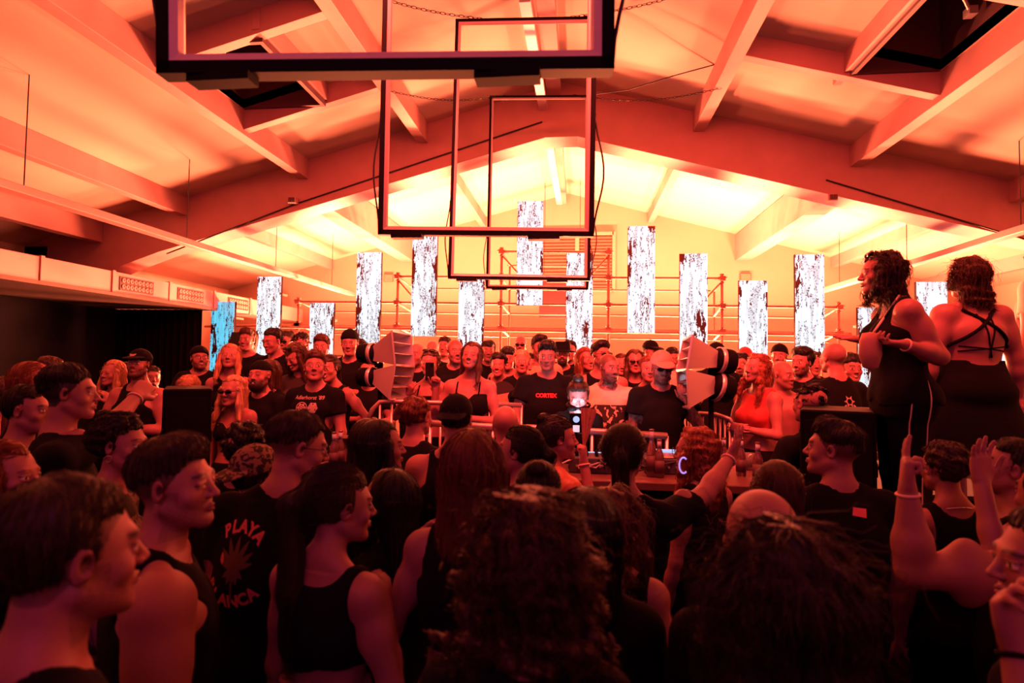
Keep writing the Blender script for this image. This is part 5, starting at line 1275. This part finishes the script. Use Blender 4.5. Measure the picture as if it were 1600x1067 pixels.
P(879, 537, 36, 180, 'man in a black bucket hat and dark clothes', hair='none', hat='bucket', beard=2, fullbeard=1, top='shirt', z0=Z2)
P(890, 532, 32, 176, 'man in the back row behind the bucket hat', hair='short', hc='black', beard=1)
P(914, 543, 35, 190, 'auburn haired woman looking right beside the lit column', sex='f', hair='long', hc='auburn', hl=.28, head=(25, 0, 0))
P(937, 533, 39, 180, 'man in black sunglasses and a black tank top looking right', hair='quiff', hc='black', scalp=.6, shades=1, beard=1, head=(30, 4, 0), top='tank')
P(951, 553, 43, 180, 'tattooed man with cropped hair in a white printed shirt and beads looking right', key='printed', hair='buzz', scalp=.7, fade=1, beard=2, head=(30, -4, 0), top='tshirt', topmat='printtee', loose=.03, necklace=2, necktat=1, tat='RL', R=dict(u=(.25, .1, -1), f=(-.2, .5, -1)), L=dict(u=(.25, .1, -1), f=(-.2, .5, -1)))
P(904, 580, 50, 180, 'woman in glasses and headphones bent over the mixer, hair in a top bun', key='dj', sex='f', hair='bun', topbun=1, hc='dark', glasses=1, head=(0, -20, 0), top='sweater', lean=(0, .12), d=4.22, dx=1, R=dict(u=(.25, .5, -1), f=(-.2, .9, -.5)), L=dict(u=(.25, .5, -1), f=(-.2, .9, -.5)), loose=.035)
P(971, 553, 30, 180, 'young woman looking out between the tattooed man and the woman in sunglasses', sex='f', hair='long', hc='brown', hl=.2, d=6.3)
P(992, 546, 40, 180, 'long haired woman in large sunglasses and a low black top', sex='f', hair='long', hc='brown', hl=.36, shades=1, top='tank', deep=(.11, .24), locks=.3)
P(1016, 534, 34, 178, 'man in a black cap at the back, turned to the left', hair='short', hat='cap', hv=-.008, head=(35, 0, 0), beard=1)
P(1013, 556, 32, 182, 'person with light hair behind the pink cap, face half covered', sex='f', hair='short', hc='auburn', d=5.6)
P(1051, 543, 32, 178, 'dark haired man in a pale shirt left of the right horn speaker', hair='short', hc='black', top='tshirt', topmat='whitecloth', head=(10, -15, 0))
P(1034, 552, 45, 180, 'man in a pink cap and sunglasses pressing his tattooed hand to his face', key='pinkcap', hair='none', hat='cap', hatmat='pinkcap', shades=1, beard=2, top='tshirt', loose=.04, tat='RL', L=dict(u=(.5, .35, -1), f=(-.85, .2, 1.75), hand='half', n=(-.5, -1, 0)), R='down', head=(6, -8, 0))
# --- right part
P(1119, 538, 34, 180, 'person in a dark cap and headphones behind the right horn speaker', hair='short', hat='cap', hv=-.008, d=5.6)
P(1158, 551, 36, 176, 'dark haired bearded man listening to the woman in the red top', hair='fade', hc='black', scalp=.9, beard=2, head=(-20, 0, 0), top='tshirt')
P(1164, 545, 33, 180, 'person in a reddish cap at the back behind the bearded man', hair='none', hat='cap', hatmat='redcloth', d=6.6)
P(1185, 551, 44, 120, 'woman with long light auburn hair in a red top, talking to the left, arms folded', sex='f', hair='wavy', hc='auburn', hcs=1.5, hl=.30, ha=.001, top='crop', topmat='redcloth', R='fold', L='fold', head=(0, 4, 0), fat=1.1)
P(1218, 540, 34, 180, 'man in a black cap in the back row before the lit column', hair='short', hat='cap_back', hv=-.008, head=(-30, 0, 0), beard=1)
P(1222, 565, 45, 172, 'shirtless shaven headed man looking right, arms hanging', key='shirtless', hair='buzz', scalp=.25, top=None, head=(40, -4, 0), beard=1, fat=1.02, R=dict(u=(.35, .1, -1), f=(.12, .25, -1)), L='down', band='R', arm=1.1)
P(1254, 545, 40, 140, 'man with thick black hair and beard in a black shirt in profile to the left', hair='short', hc='black', ht=.03, hv=.004, beard=2, head=(-10, 0, 0), top='shirt')
P(1269, 550, 30, 180, 'short haired person at the back right of the thick haired man', hair='short', hc='brown', d=6.4)
P(1304, 537, 40, 20, 'short haired man in a black shirt with a small white back print', key='backprint', hair='buzz', scalp=.3, top='tshirt', d=5.0)
P(1329, 552, 42, 180, 'smiling young man in a black shirt with pale gothic lettering', key='waste', hair='short', fringe=1, hc='black', smile=1, head=(0, -4, 0), top='tshirt')
P(1268, 600, 46, 25, 'man with dark tousled hair and a black shirt, bare forearms on the right speaker tower', key='armson', hair='afro', hv=-.022, hc='black', top='tshirt', d=3.5, dx=1, z0=0, R='bent', L=dict(u=(.3, .3, -1), f=(-.9, .6, .0)), band='L')
P(1459, 562, 36, 180, 'face peeking between the legs of the two standing women', hair='short', hc='black', d=5.2, smile=1)
if True:
    # --- women on the high platform
    P(1378, 390, 62, 82, 'woman on the high platform leaning left, open hands, striped trousers', key='w1', sex='f', hair='wavy', hc='dark', hl=.36, hv=.004, curl=.003, locks=.10, lockf=-.02, fat=1.28, arm=1.15, bust=1.3, lean=(0, .04), hfwd=.03, head=(0, -2, 0), z0=.98, d=3.15, dx=1, top='tank', deep=(.14, .26), bottom='trousers', waist=1.04, q=.0042, strands=2500,
      L=dict(px=(1412, 538, 2.85), e_w=(.55, -.1, -1), hand='half', h_w=(-1, .1, .12), n_w=(0, 0, 1)), R=dict(px=(1345, 531, 3.35), e_w=(.5, 0, -1), hand='open', h_w=(-1, 0, .15), n_w=(.3, .4, -1)), band='L', straps=1, shadeshead=1, smile=1)
    P(1512, 400, 66, 8, 'woman on the high platform seen from behind with straps crossed over her bare back', key='w2', sex='f', hair='wavy', hc='brown', hl=.12, hw=.004, hv=.006, fat=1.3, arm=1.2, z0=.98, d=3.5, dx=1, top=None, bottom='skirt', q=.0042, strands=2500, lockside=0.5, hem=1.16,
      L=dict(u=(.32, .0, -1), f=(.05, .15, -1)), R=dict(u=(.38, .0, -1), f=(.12, .1, -1)), waist=1.16)
    P(1636, 362, 60, 30, 'person at the right edge on the high platform in a pale open backed shirt', key='w3', hair='fade', scalp=.8, top='tshirt', topmat='whitecloth', z0=.98, d=3.75, dx=1, fat=1.1)
    # --- dance floor, seen from behind
    P(6, 690, 82, -80, 'woman with long reddish hair in profile at the left edge', sex='f', hair='long', hc='auburn', hl=.4, d=1.95, locks=.3)
    P(104, 570, 82, -48, 'dark haired man in a black shirt stretching his arm towards the left speaker tower', hair='fade', hc='black', scalp=.95, ht=.018, d=2.55, head=(-12, 0, 0), fat=1.05, R=dict(px=(222, 613, 2.95), e_w=(0, -.3, -1), hand='fist'), L='down', band='R')
    P(40, 603, 70, -60, 'dark haired person in a patterned shirt at the left edge', hair='short', hc='black', top='shirt', topmat='camo', d=2.9, head=(-15, 0, 0))
    P(48, 566, 62, -40, 'woman with long straight brown hair near the left edge', sex='f', hair='long', hc='auburn', hl=.45, d=3.3, head=(-25, 0, 0))
    P(76, 557, 46, 160, 'dark haired woman looking down at the far left behind the long haired woman', sex='f', hair='short', hc='brown', d=4.5, z0=0.1)
    P(8, 590, 60, -30, 'pale shirted person cut by the left edge', sex='f', hair='short', hc='brown', top='tshirt', topmat='tan', d=3.6)
    P(186, 645, 84, -62, 'woman with short dark pinned up curls, hoop earring and camouflage shirt', sex='f', hair='bun', hc='black', hv=.012, curl=.004, top='shirt', topmat='camo', d=2.35, head=(-20, 0, 0), smile=1, key='camo')
    P(262, 682, 135, -52, 'muscular man in a black tank top with faded sides looking right', hair='quiff', hc='dark', scalp=.85, fade=1, beard=1, top='tank', arm=1.35, fat=1.06, d=1.55, head=(-30, 4, 0), R='down', L='down', sw=1.08, closed=1)
    P(96, 752, 225, -26, 'man nearest the camera at the lower left with short dark hair and a neck chain', hair='short', hc='dark', scalp=.6, beard=1, d=.95, head=(-8, 0, 0), necklace=1, top='tshirt', ht=.016)
    P(472, 643, 98, -4, 'bearded man in glasses, black shirt with a palm print and arched words on the back', key='playa', hair='fade', hc='dark', scalp=.75, fade=1, fullbeard=1, glasses=1, d=2.1, lean=(.09, .03), head=(-52, -12, 0), top='tshirt', fat=1.05, loose=.03)
    P(382, 665, 74, -15, 'person with bushy black hair behind the left shoulder of the man in the palm shirt', sex='f', hair='afro', hv=-.012, hc='black', d=2.8)
    P(398, 702, 76, -20, 'person in a patterned cap right in front of the bushy black hair', hair='short', hat='cap_back', hatmat='capprint', hv=-.008, d=2.55)
    P(530, 727, 124, -18, 'woman in a sleeveless black top and pink skirt, long brown hair, hand at her collar', sex='f', hair='pony', hc='dark', hl=.42, top='vest', hem=1.19, bottom='skirt', botmat='pinkskirt', waist=1.19, d=1.72, head=(-34, -4, 0), arm=1.1, R='chest', handR='half')
    P(612, 735, 104, 55, 'woman with long black hair, an earring and a hair clip turned to the left', sex='f', hair='long', hc='black', hl=.4, d=2.05, head=(20, 0, 0), locks=.1)
    P(592, 657, 80, -25, 'woman with long black hair looking right, in front of the empty counter', sex='f', hair='long', hc='black', hl=.4, d=2.6, head=(-40, 0, 0), locks=.1)
    P(574, 655, 62, -10, 'dark haired woman half hidden behind the black haired woman looking right, shoulder bare', sex='f', hair='long', hc='dark', hl=.3, d=2.95, top='crop')
    P(650, 620, 60, -10, 'man with short tousled brown hair in a black shirt seen from behind', hair='short', hc='auburn', hcs=.6, d=3.4, head=(-12, 0, 0), curl=.003)
    P(713, 621, 68, 0, 'man in a dark backwards cap and black tank top with bare shoulders seen from behind', hair='short', hat='cap_back', hv=-.006, hc='black', top='tank', d=3.0, fat=1.08)
    P(790, 635, 56, 0, 'bald man seen from behind close to the counter', hair='bald', d=3.4)
    P(738, 672, 118, -8, 'woman with very long straight auburn hair and a bent bare arm seen from behind', sex='f', hair='long', hc='auburn', hcs=.75, hl=.62, hw=.004, hv=.006, d=1.85, top='crop', hem=1.12, waist=1.0, L=dict(u=(.35, -.1, -1), f=(-.1, .7, .9)), R='down', strands=5000, sr=.0012)
    P(820, 667, 70, 60, 'laughing woman in profile to the left with a black ponytail and a headband', sex='f', hair='pony', hc='black', hl=.3, d=2.95, head=(22, 8, 0), smile=1, top='crop')
    P(868, 650, 54, -50, 'woman with a dark bun in an orange satin dress raising a folded fan', key='fanlady', sex='f', hair='bun', hc='black', d=3.38, head=(-28, 0, 0), top='tshirt', topmat='satin', R=dict(px=(912, 722, 3.15), e_w=(.2, -.2, -1), hand='fist', h_w=(0, .1, 1), n_w=(-1, .2, 0)), band='R')
    P(842, 722, 88, 0, 'short person with tied black hair behind the big curly head', sex='f', hair='bun', hc='black', d=2.4)
    P(830, 757, 200, 0, 'person with a big mass of curly brown hair close to the camera at the centre', sex='f', hair='wavy', hc='brown', hcs=.8, hl=.16, hv=.030, hw=.03, curl=.012, d=1.12, strands=6000, sr=.0012, fuzz=.012, sl=.12, locks=.12)
    P(914, 765, 130, 5, 'woman with straight black hair right of the big curly head', sex='f', hair='long', hc='black', hl=.4, d=1.6, locks=.1)
    P(956, 757, 105, -12, 'woman with curly light hair in a sleeveless black top, bare arm hanging', sex='f', hair='wavy', hc='brown', hcs=1.6, hl=.10, curl=.006, d=1.95, top='vest', arm=1.05, R=dict(u=(.2, 0, -1), f=(.12, .2, -1)), head=(-15, 0, 0))
    P(975, 664, 84, -12, 'woman with a long dark ponytail and mesh sleeved top reaching her arm right', key='reach', sex='f', hair='pony', hc='dark', hl=.35, hv=.006, d=2.35, dx=1, top='meshtop', fat=1.15, arm=1.15, R=dict(px=(1146, 710, 2.6), e_w=(.1, 0, -1), hand='spread', h_w=(.45, .1, 1), n_w=(-.8, .5, .2)), band='R')
    P(1088, 665, 80, 40, 'woman with wavy light red hair and a glowing violet hoop earring', key='hoop', sex='f', hair='wavy', hc='auburn', hcs=1.3, hl=.30, hw=.004, curl=.003, d=2.85, dx=1, top='tank', head=(20, -4, 0), glasses=1)
    P(1192, 768, 148, 12, 'bald man whose shining head shows above the long dark hair in front', hair='bald', d=1.42, hs=1.02)
    P(1214, 722, 92, -5, 'woman with parted light brown hair gathered behind, in front of the counter', sex='f', hair='halfup', hc='brown', hcs=1.4, hl=.25, d=2.2)
    P(1222, 806, 200, 6, 'woman with a great mass of long dark wavy hair at the lower right', sex='f', hair='wavy', hc='dark', hl=.50, hv=.022, hw=.035, curl=.004, d=1.05, strands=7000, sr=.0012, top='tank', locks=.3)
    P(1312, 655, 88, 5, 'man in profile to the left, black shirt with a pink neck label', key='label', hair='quiff', hc='black', scalp=.75, fade=1, d=2.3, head=(55, 4, 0), top='tshirt', fat=1.1)
    P(1478, 690, 84, 8, 'person with short dark curly hair, necklaces and a low backed top', sex='f', hair='short', hc='dark', curl=.005, d=2.5, dx=1, top='tank', necklace=1)
    P(1652, 715, 110, 10, 'person off the right edge whose bare arm rises with two fingers pointing up', key='arm', hair='short', hc='dark', top='tank', arm=1.25, fat=1.1, d=1.8, L=dict(px=(1418, 765, 1.78), e_w=(-.8, 0, -1), hand='two', h_w=(.05, .1, 1), n_w=(.9, -.3, 0)), band='L')
    P(1600, 688, 100, 60, 'person at the right edge looking up to the left with one hand raised open', sex='f', hair='short', hc='black', d=2.2, dx=1, head=(10, 16, 0), top='tank', L=dict(px=(1533, 752, 2.0), e_w=(.2, -.1, -1), hand='spread', h_w=(.05, .1, 1), n_w=(.2, -1, .1)))
    P(1655, 792, 175, 70, 'person at the lower right edge in profile with a watch and a raised hand', key='watch', hair='short', hc='black', d=1.22, head=(12, 0, 0), top='tshirt', L=dict(px=(1590, 1010, 1.02), e_w=(.3, -.2, -1), hand='half', h_w=(-.12, .0, 1), n_w=(.3, -1, 0)), band='l')

# ---------------------------------------------------------------- prints, jewellery and things held by people
from mathutils.bvhtree import BVHTree
import bmesh
def text_mesh(txt, size, bold=0.0, shear=0):
    cu = bpy.data.curves.new('t', 'FONT'); cu.body = txt; cu.size = size; cu.align_x = 'CENTER'; cu.align_y = 'CENTER'; cu.offset = bold; cu.shear = shear; cu.resolution_u = 3
    o = bpy.data.objects.new('t', cu); SC.collection.objects.link(o); dg = bpy.context.evaluated_depsgraph_get(); me = bpy.data.meshes.new_from_object(o.evaluated_get(dg))
    v = [tuple(p.co)[:2] for p in me.vertices]; f = [tuple(p.vertices) for p in me.polygons]; bpy.data.objects.remove(o); bpy.data.curves.remove(cu); bpy.data.meshes.remove(me); return v, f
def place2d(vf, cx, cz, ang=0): c, s = math.cos(ang), math.sin(ang); return [(cx + x * c - z * s, cz + x * s + z * c) for x, z in vf[0]], vf[1]
def arc_text(txt, r, cx, cz, a0, a1, size, up=True, bold=.002):
    out = []
    for i, ch in enumerate(txt):
        a = a0 + (a1 - a0) * (i / max(1, len(txt) - 1)); x, z = cx + r * math.sin(a), cz + (r * math.cos(a) if up else -r * math.cos(a))
        out.append(place2d(text_mesh(ch, size, bold), x, z, -a if up else a))
    return out
def disc(r0, r1, cx, cz, n=24, star=0):
    v = []; f = []
    for i in range(n):
        a = 2 * math.pi * i / n; k = 1 + star * math.cos(a * 6)
        v += [(cx + r0 * math.cos(a), cz + r0 * math.sin(a)), (cx + r1 * k * math.cos(a), cz + r1 * k * math.sin(a))]
    for i in range(n): j = (i + 1) % n; f.append((2 * i, 2 * i + 1, 2 * j + 1, 2 * j))
    return v, f
def leaf(cx, cz, ang, l, w):
    pts = [(0, 0), (w, l * .35), (w * .7, l * .7), (0, l), (-w * .7, l * .7), (-w, l * .35)]; c, s = math.cos(ang), math.sin(ang)
    return [(cx + x * c - z * s, cz + x * s + z * c) for x, z in pts], [tuple(range(6))]
def print_on(key, part, shapes, m, face, name='print', lift=.003):
    r, parts, sp = PEOPLE[key]; o = parts[part]; me = o.data
    bm0 = bmesh.new(); bm0.from_mesh(me); bv = BVHTree.FromBMesh(bm0); bm0.free(); sg = 1 if face == 'back' else -1
    V = []; Fc = []
    for v, f in shapes: k = len(V); V += v; Fc += [tuple(i + k for i in q) for q in f]
    mm = bpy.data.meshes.new(name); mm.from_pydata([(x * sg, 0, z) for x, z in V], [], Fc); bm = bmesh.new(); bm.from_mesh(mm)
    bmesh.ops.triangulate(bm, faces=bm.faces)
    for _ in range(2):
        es = [e for e in bm.edges if e.calc_length() > .012]
        if es: bmesh.ops.subdivide_edges(bm, edges=es, cuts=1); bmesh.ops.triangulate(bm, faces=bm.faces)
    for v in bm.verts:
        h = bv.ray_cast(Vector((v.co.x, -1.0 * sg, v.co.z)), Vector((0, sg, 0)))
        if h[0] is not None: v.co = h[0] - Vector((0, sg * lift, 0))
    bm.to_mesh(mm); bm.free(); mm.materials.append(m); q = bpy.data.objects.new(name, mm); SC.collection.objects.link(q); q.parent = o; return q
M['inkpink'] = mat('pink_ink', (.62, .13, .16), .8); M['inkdim'] = mat('dim_ink', (.10, .045, .045), .8); M['inkred'] = mat('red_ink', (.85, .04, .06), .8); M['inkpale'] = mat('pale_ink', (.42, .32, .30), .8)
s_ = PEOPLE['playa'][2]['H'] / 1.75; zc0 = 1.275 * s_; cx0 = .015
print_on('playa', 'shirt', arc_text('PLAYA', .115, cx0, zc0, -.62, .68, .054, True, .0025), M['inkpink'], 'back')
print_on('playa', 'shirt', arc_text('BLANCA', .122, cx0 - .004, zc0 + .005, -.85, .72, .054, False, .0025), M['inkpink'], 'back')
lv_ = [leaf(cx0, zc0 - .01, math.radians(a), l, .011) for a, l in ((-75, .07), (-50, .085), (-25, .10), (0, .10), (25, .10), (50, .085), (75, .07), (130, .05), (160, .055), (200, .055), (230, .05))] + [([(cx0 - .004, zc0 - .12), (cx0 + .004, zc0 - .12), (cx0 + .004, zc0), (cx0 - .004, zc0)], [(0, 1, 2, 3)])]
print_on('playa', 'shirt', lv_, M['inkdim'], 'back', lift=.0035)
print_on('playa', 'shirt', [leaf(cx0 - .05, zc0 - .005, math.radians(15), .04, .009)], M['inkpink'], 'back', 'print', .0045)
s_ = PEOPLE['crest'][2]['H'] / 1.75; z_ = 1.315 * s_
print_on('crest', 'shirt', [place2d(text_mesh("Adlerhorst '89", .040, .0006), 0, z_ + .075), place2d(text_mesh('20 Jahre', .034, .0006), .0, z_ - .085)], M['inkpale'], 'front')
sh = [disc(.037, .043, -.045, z_), disc(.018, .030, -.045, z_, 24, .18), disc(0.004, .014, -.045, z_, 24, .3)] + [disc(.008, .030, .045, z_, 30, .28), disc(.032, .040, .045, z_, 24, .10)] + [leaf(.045, z_, math.radians(a), .042, .006) for a in range(20, 360, 40)]
print_on('crest', 'shirt', sh, M['inkpale'], 'front')
s_ = PEOPLE['cortex'][2]['H'] / 1.75; print_on('cortex', 'shirt', [place2d(text_mesh('CORTEX', .044, .0022), 0, 1.31 * s_)], M['inkred'], 'front')
s_ = PEOPLE['waste'][2]['H'] / 1.75; print_on('waste', 'shirt', [place2d(text_mesh('Waste', .12, .001, .2), .06, 1.25 * s_, .22)] + [leaf(.06 + dx, 1.19 * s_, math.radians(180), .07, .007) for dx in (-.12, -.09, -.03, .02)], M['inkpale'], 'front')
s_ = PEOPLE['backprint'][2]['H'] / 1.75; print_on('backprint', 'shirt', [disc(.02, .035, 0, 1.32 * s_, 18, .4), leaf(0, 1.28 * s_, math.pi, .07, .012), leaf(-.03, 1.3 * s_, 2.6, .05, .01), leaf(.03, 1.3 * s_, -2.6, .05, .01)], M['inkpale'], 'back')
s_ = PEOPLE['label'][2]['H'] / 1.75; print_on('label', 'shirt', [([(-.005, 1.395 * s_), (.052, 1.385 * s_), (.060, 1.418 * s_), (.005, 1.425 * s_)], [(0, 1, 2, 3)])], mat('pink_label', (.85, .16, .20), .7), 'back', 'neck_label')
s_ = PEOPLE['dj'][2]['H'] / 1.75; print_on('dj', 'sweater', [place2d(text_mesh('RAA', .035, .002), -.095, 1.22 * s_)], M['inkred'], 'front')
print_on('capman', 'cap', [leaf(0, 0, 0, .0, 0)] if False else [([(x, z + PEOPLE['capman'][2]['_O'][2] + .072) for x, z in L_[0]], L_[1]) for L_ in (leaf(0, 0, math.radians(60), .035, .009), leaf(0, 0, math.radians(-60), .035, .009), leaf(0, -.008, 0, .026, .010))], M['inkpale'], 'front', 'emblem') if 'cap' in PEOPLE['capman'][1] else None

def child(key, name, mb, m, smooth=True):
    r, parts, sp = PEOPLE[key]; return mb.build(name, m, r, smooth=smooth)
def headpt(key, *p): sp = PEOPLE[key][2]; hs = sp.get('hs', 1.0) * (1 if sp['sex'] == 'm' else .955); return Vector((sp['_O'] + sp['_Rh'] @ (V3(*p) * hs)).tolist())
# headphones round the neck of the woman at the mixer
sp = PEOPLE['dj'][2]; nk = Vector(sp['_neck'].tolist()) + Vector((0, .03, .055))
child('dj', 'headphones', MB().tube([nk + Vector((.085 * math.sin(a), .02 + .095 * math.cos(a), .02 - .02 * math.cos(a))) for a in np.linspace(-2.7, 2.7, 20)], .010), M['blackmetal'])
for d in (-1, 1): child('dj', 'ear_cushion', MB().lathe([(.02, -.015), (.034, -.01), (.036, .008), (.02, .015)], tuple(nk + Vector((d * .045, .11, -.005))), 16), M['blackmetal'])
child('dj', 'necklace', MB().tube([nk + Vector((.06 * math.sin(a), .055 + .05 * math.cos(a), -.04 - .05 * math.cos(a))) for a in np.linspace(-1.9, 1.9, 20)], .003), M['metal'])
M['glow'] = mat('violet_glow', (.5, .4, 1), .5, emit=(.42, .30, 1.0), es=1.1)
def lit_hoop(px, py, d, key):
    r = PEOPLE[key][0]; Rz = Matrix.Rotation(-r.rotation_euler.z, 4, 'Z'); c = at(px, py, d) - r.location; c = Rz @ c
    ex = Rz @ Vector((1, 0, 0)); child(key, 'hoop_earring', MB().tube([c + ex * (.018 * math.cos(a)) + Vector((0, 0, .034 * math.sin(a))) for a in np.linspace(.9, 5.4, 25)], .0034), M['glow'])
lit_hoop(1068, 727, 2.5, 'hoop')
def hoop(key, *p, r=.013): e = headpt(key, *p); child(key, 'hoop_earring', MB().tube([e + Vector((r * .4 * math.sin(a), r * math.cos(a), r * math.sin(a) - r)) for a in np.linspace(0, 2 * math.pi, 17)], .0018), M['metal'])
hoop('camo', .083, -.002, -.034)
def head_shades(key, back=0):
    r, parts, sp = PEOPLE[key]; pts = []
    for d in (1, -1):
        F2 = Field(*[axis(a, b, .004, []) for a, b in zip((d * .032 - .04, .00, .075), (d * .032 + .04, .11, .155))])
        F2.ell((d * .032, .052, .116), (.030, .008, .018), 0, rot(-d * 10, 50)); Vl, Fl = F2.mesh(); hs = sp.get('hs', 1) * .955
        me = mesh_np('lens', (Vl * hs) @ sp['_Rh'].T + sp['_O'], Fl); me.materials.append(M['lens']); o = bpy.data.objects.new('sunglasses_lens', me); SC.collection.objects.link(o); o.parent = r
for k in ('w1', 'phonegirl', 'filming'): head_shades(k)
# piping on the trousers of the leaning woman
r, parts, sp = PEOPLE['w1']; s_ = sp['H'] / 1.75
me = parts['trousers'].data; bm0 = bmesh.new(); bm0.from_mesh(me); bv = BVHTree.FromBMesh(bm0); bm0.free()
for yy in (.035, -.05):
    pts = []
    for z in np.linspace(1.02, .12, 28):
        h = bv.ray_cast(Vector((-1.2, yy + (.02 if z < .5 else 0), z * s_)), Vector((1, 0, 0)))
        if h[0] is not None: pts.append(h[0] - Vector((.002, 0, 0)))
    if len(pts) > 3: MB().tube(pts, .0035, 6).build('piping', M['whitecloth'], parts['trousers'], smooth=True)
# crossed straps on the back
r, parts, sp = PEOPLE['w2']; me = parts['body'].data; bm0 = bmesh.new(); bm0.from_mesh(me); bv = BVHTree.FromBMesh(bm0); bm0.free(); s_ = sp['H'] / 1.75
def strap(a, b, w, n=18):
    pts = []
    for i in range(n + 1):
        x, z = a[0] + (b[0] - a[0]) * i / n, a[1] + (b[1] - a[1]) * i / n
        h = bv.ray_cast(Vector((x, -1, z * s_)), Vector((0, 1, 0)))
        if h[0] is not None: pts.append(h[0] - Vector((0, w * .5, 0)))
    pts = [p for p in pts if abs(p[1]) < .4]
    if len(pts) > 2: MB().tube(pts, w, 8).build('strap', M['black'], r, smooth=True)
for a, b, w in (((-.10, 1.43), (.185, 1.20), .010), ((.10, 1.43), (-.185, 1.20), .010), ((-.035, 1.40), (.03, 1.13), .005), ((.045, 1.40), (.015, 1.13), .005), ((-.14, 1.20), (.14, 1.17), .004), ((-.14, 1.17), (.14, 1.20), .004)): strap(a, b, w)
# woman with the collar hand etc. need nothing more; hand-held things are objects of their own
def hand_world(key, side): r, parts, sp = PEOPLE[key]; E, W, hd, n, sh = sp['_arms'][side]; p = W + hd * .09; return r.matrix_basis @ Vector(p.tolist())
def phone(c, rz, tilt, label):
    t = empty('phone', c, rz); t.rotation_euler = (math.radians(tilt), 0, rz); tag(t, label, 'phone')
    MB().box((-.037, -.0045, -.075), (.037, .0045, .075)).build('case', M['gloss'], t, bevel=.003); MB().box((.008, -.0065, .040), (.030, -.0045, .065)).build('camera_bump', M['blackmetal'], t, bevel=.001)
    MB().box((-.033, .0046, -.070), (.033, .0052, .070)).build('screen', M['lens'], t)
f_ = headpt('filming', 0, 0, 0); r = PEOPLE['filming'][0]; q = r.matrix_basis @ f_
q = EYE + (q - EYE) * (1 - .27 / (q - EYE).length); phone(Vector((q.x, q.y, q.z - .07)), 0, 4, 'dark phone held up by the woman filming beside the left horn speaker')
q = hand_world('phonegirl', 1); phone(q + Vector((.02, -.02, .03)), 0, 60, 'phone in the hand of the long haired woman bending her head')
q = hand_world('fanwoman', -1); t = empty('hand_fan', q + Vector((0, -.03, .0))); tag(t, 'round fan with a dark upper half held at the waist by a dark haired woman', 'fan')
MB().lathe([(.001, -.002), (.115, -.002), (.115, .002), (.001, .002)], (0, 0, 0), 28, Matrix.Translation((-.02, 0, .13)) @ Matrix.Rotation(math.pi / 2, 4, 'X')).build('blade', M['tan'], t); MB().prism([(-.02 + .116 * math.cos(a), -.004, .13 + .116 * math.sin(a)) for a in np.linspace(.2, math.pi + .2, 14)], (0, .001, 0)).build('dark_half', M['grey'], t)
MB().tube([(0, 0, -.06), (-.01, 0, .03)], .008).build('handle', M['blackmetal'], t)
q = hand_world('fanlady', 1); t = empty('folded_fan', q + Vector((0, -.01, .02))); tag(t, 'half folded wooden fan raised by the woman in the orange satin dress', 'fan')
for i in range(7):
    a = math.radians(-4 + i * 4); MB().beam((0, .002 * i, -.03), (.19 * math.sin(a), .002 * i, .19 * math.cos(a)), .012, .002, up=(0, 1, 0)).build('blade', M['tan'] if i % 2 else M['satin'], t)
# cross-body bag of the leaning woman
r, parts, sp = PEOPLE['w1']; q = at(1360, 548, 2.92); M['bag'] = mat('pink_leather', (.48, .22, .18), .45)
t = empty('crossbody_bag', q); tag(t, 'pink crossbody bag with a pale strap hanging at the front of the leaning woman', 'bag')
mbb = MB(); mbb.lathe([(.005, -.10), (.05, -.085), (.075, -.02), (.07, .05), (.05, .09), (.01, .095)], (0, 0, 0), 20); o = mbb.build('pouch', M['bag'], t, smooth=True); o.scale = (.75, .45, 1.0)
sh_ = r.matrix_basis @ Vector((sp['_neck'] + V3(-.09, .04, .03)).tolist()); c_ = t.location
bm0 = bmesh.new(); bm0.from_mesh(parts['tank_top'].data); bm0.from_mesh(parts['body'].data); bv = BVHTree.FromBMesh(bm0); bm0.free(); inv = r.matrix_basis.inverted(); pts = []
for i in range(15):
    u = i / 14; px_, py_ = 1408 - 46 * u, 458 + 66 * u; dr = (inv.to_3x3() @ ray(px_, py_)).normalized(); h = bv.ray_cast(inv @ EYE, dr, 4.0)
    w = at(px_, py_, 3.0 - .08 * u) if h[0] is None else r.matrix_basis @ (h[0] - dr * .008)
    pts.append(w - Vector(c_))
pts.append(Vector((0, 0, .09)))
mb2 = MB().tube(pts, .007, 8); mb2.build('strap', M['whitecloth'], t, smooth=True)
print('people', len(LOGP), 'in', round(time.time() - T0, 1))
for l in LOGP:
    if not (1.5 <= l[4] <= 1.96): print('HEIGHT', l)

for o in bpy.data.objects:
    if o.parent is None and 'label' in o and not (4 <= len(o['label'].split()) <= 16): print('LABEL', len(o['label'].split()), o['label'])
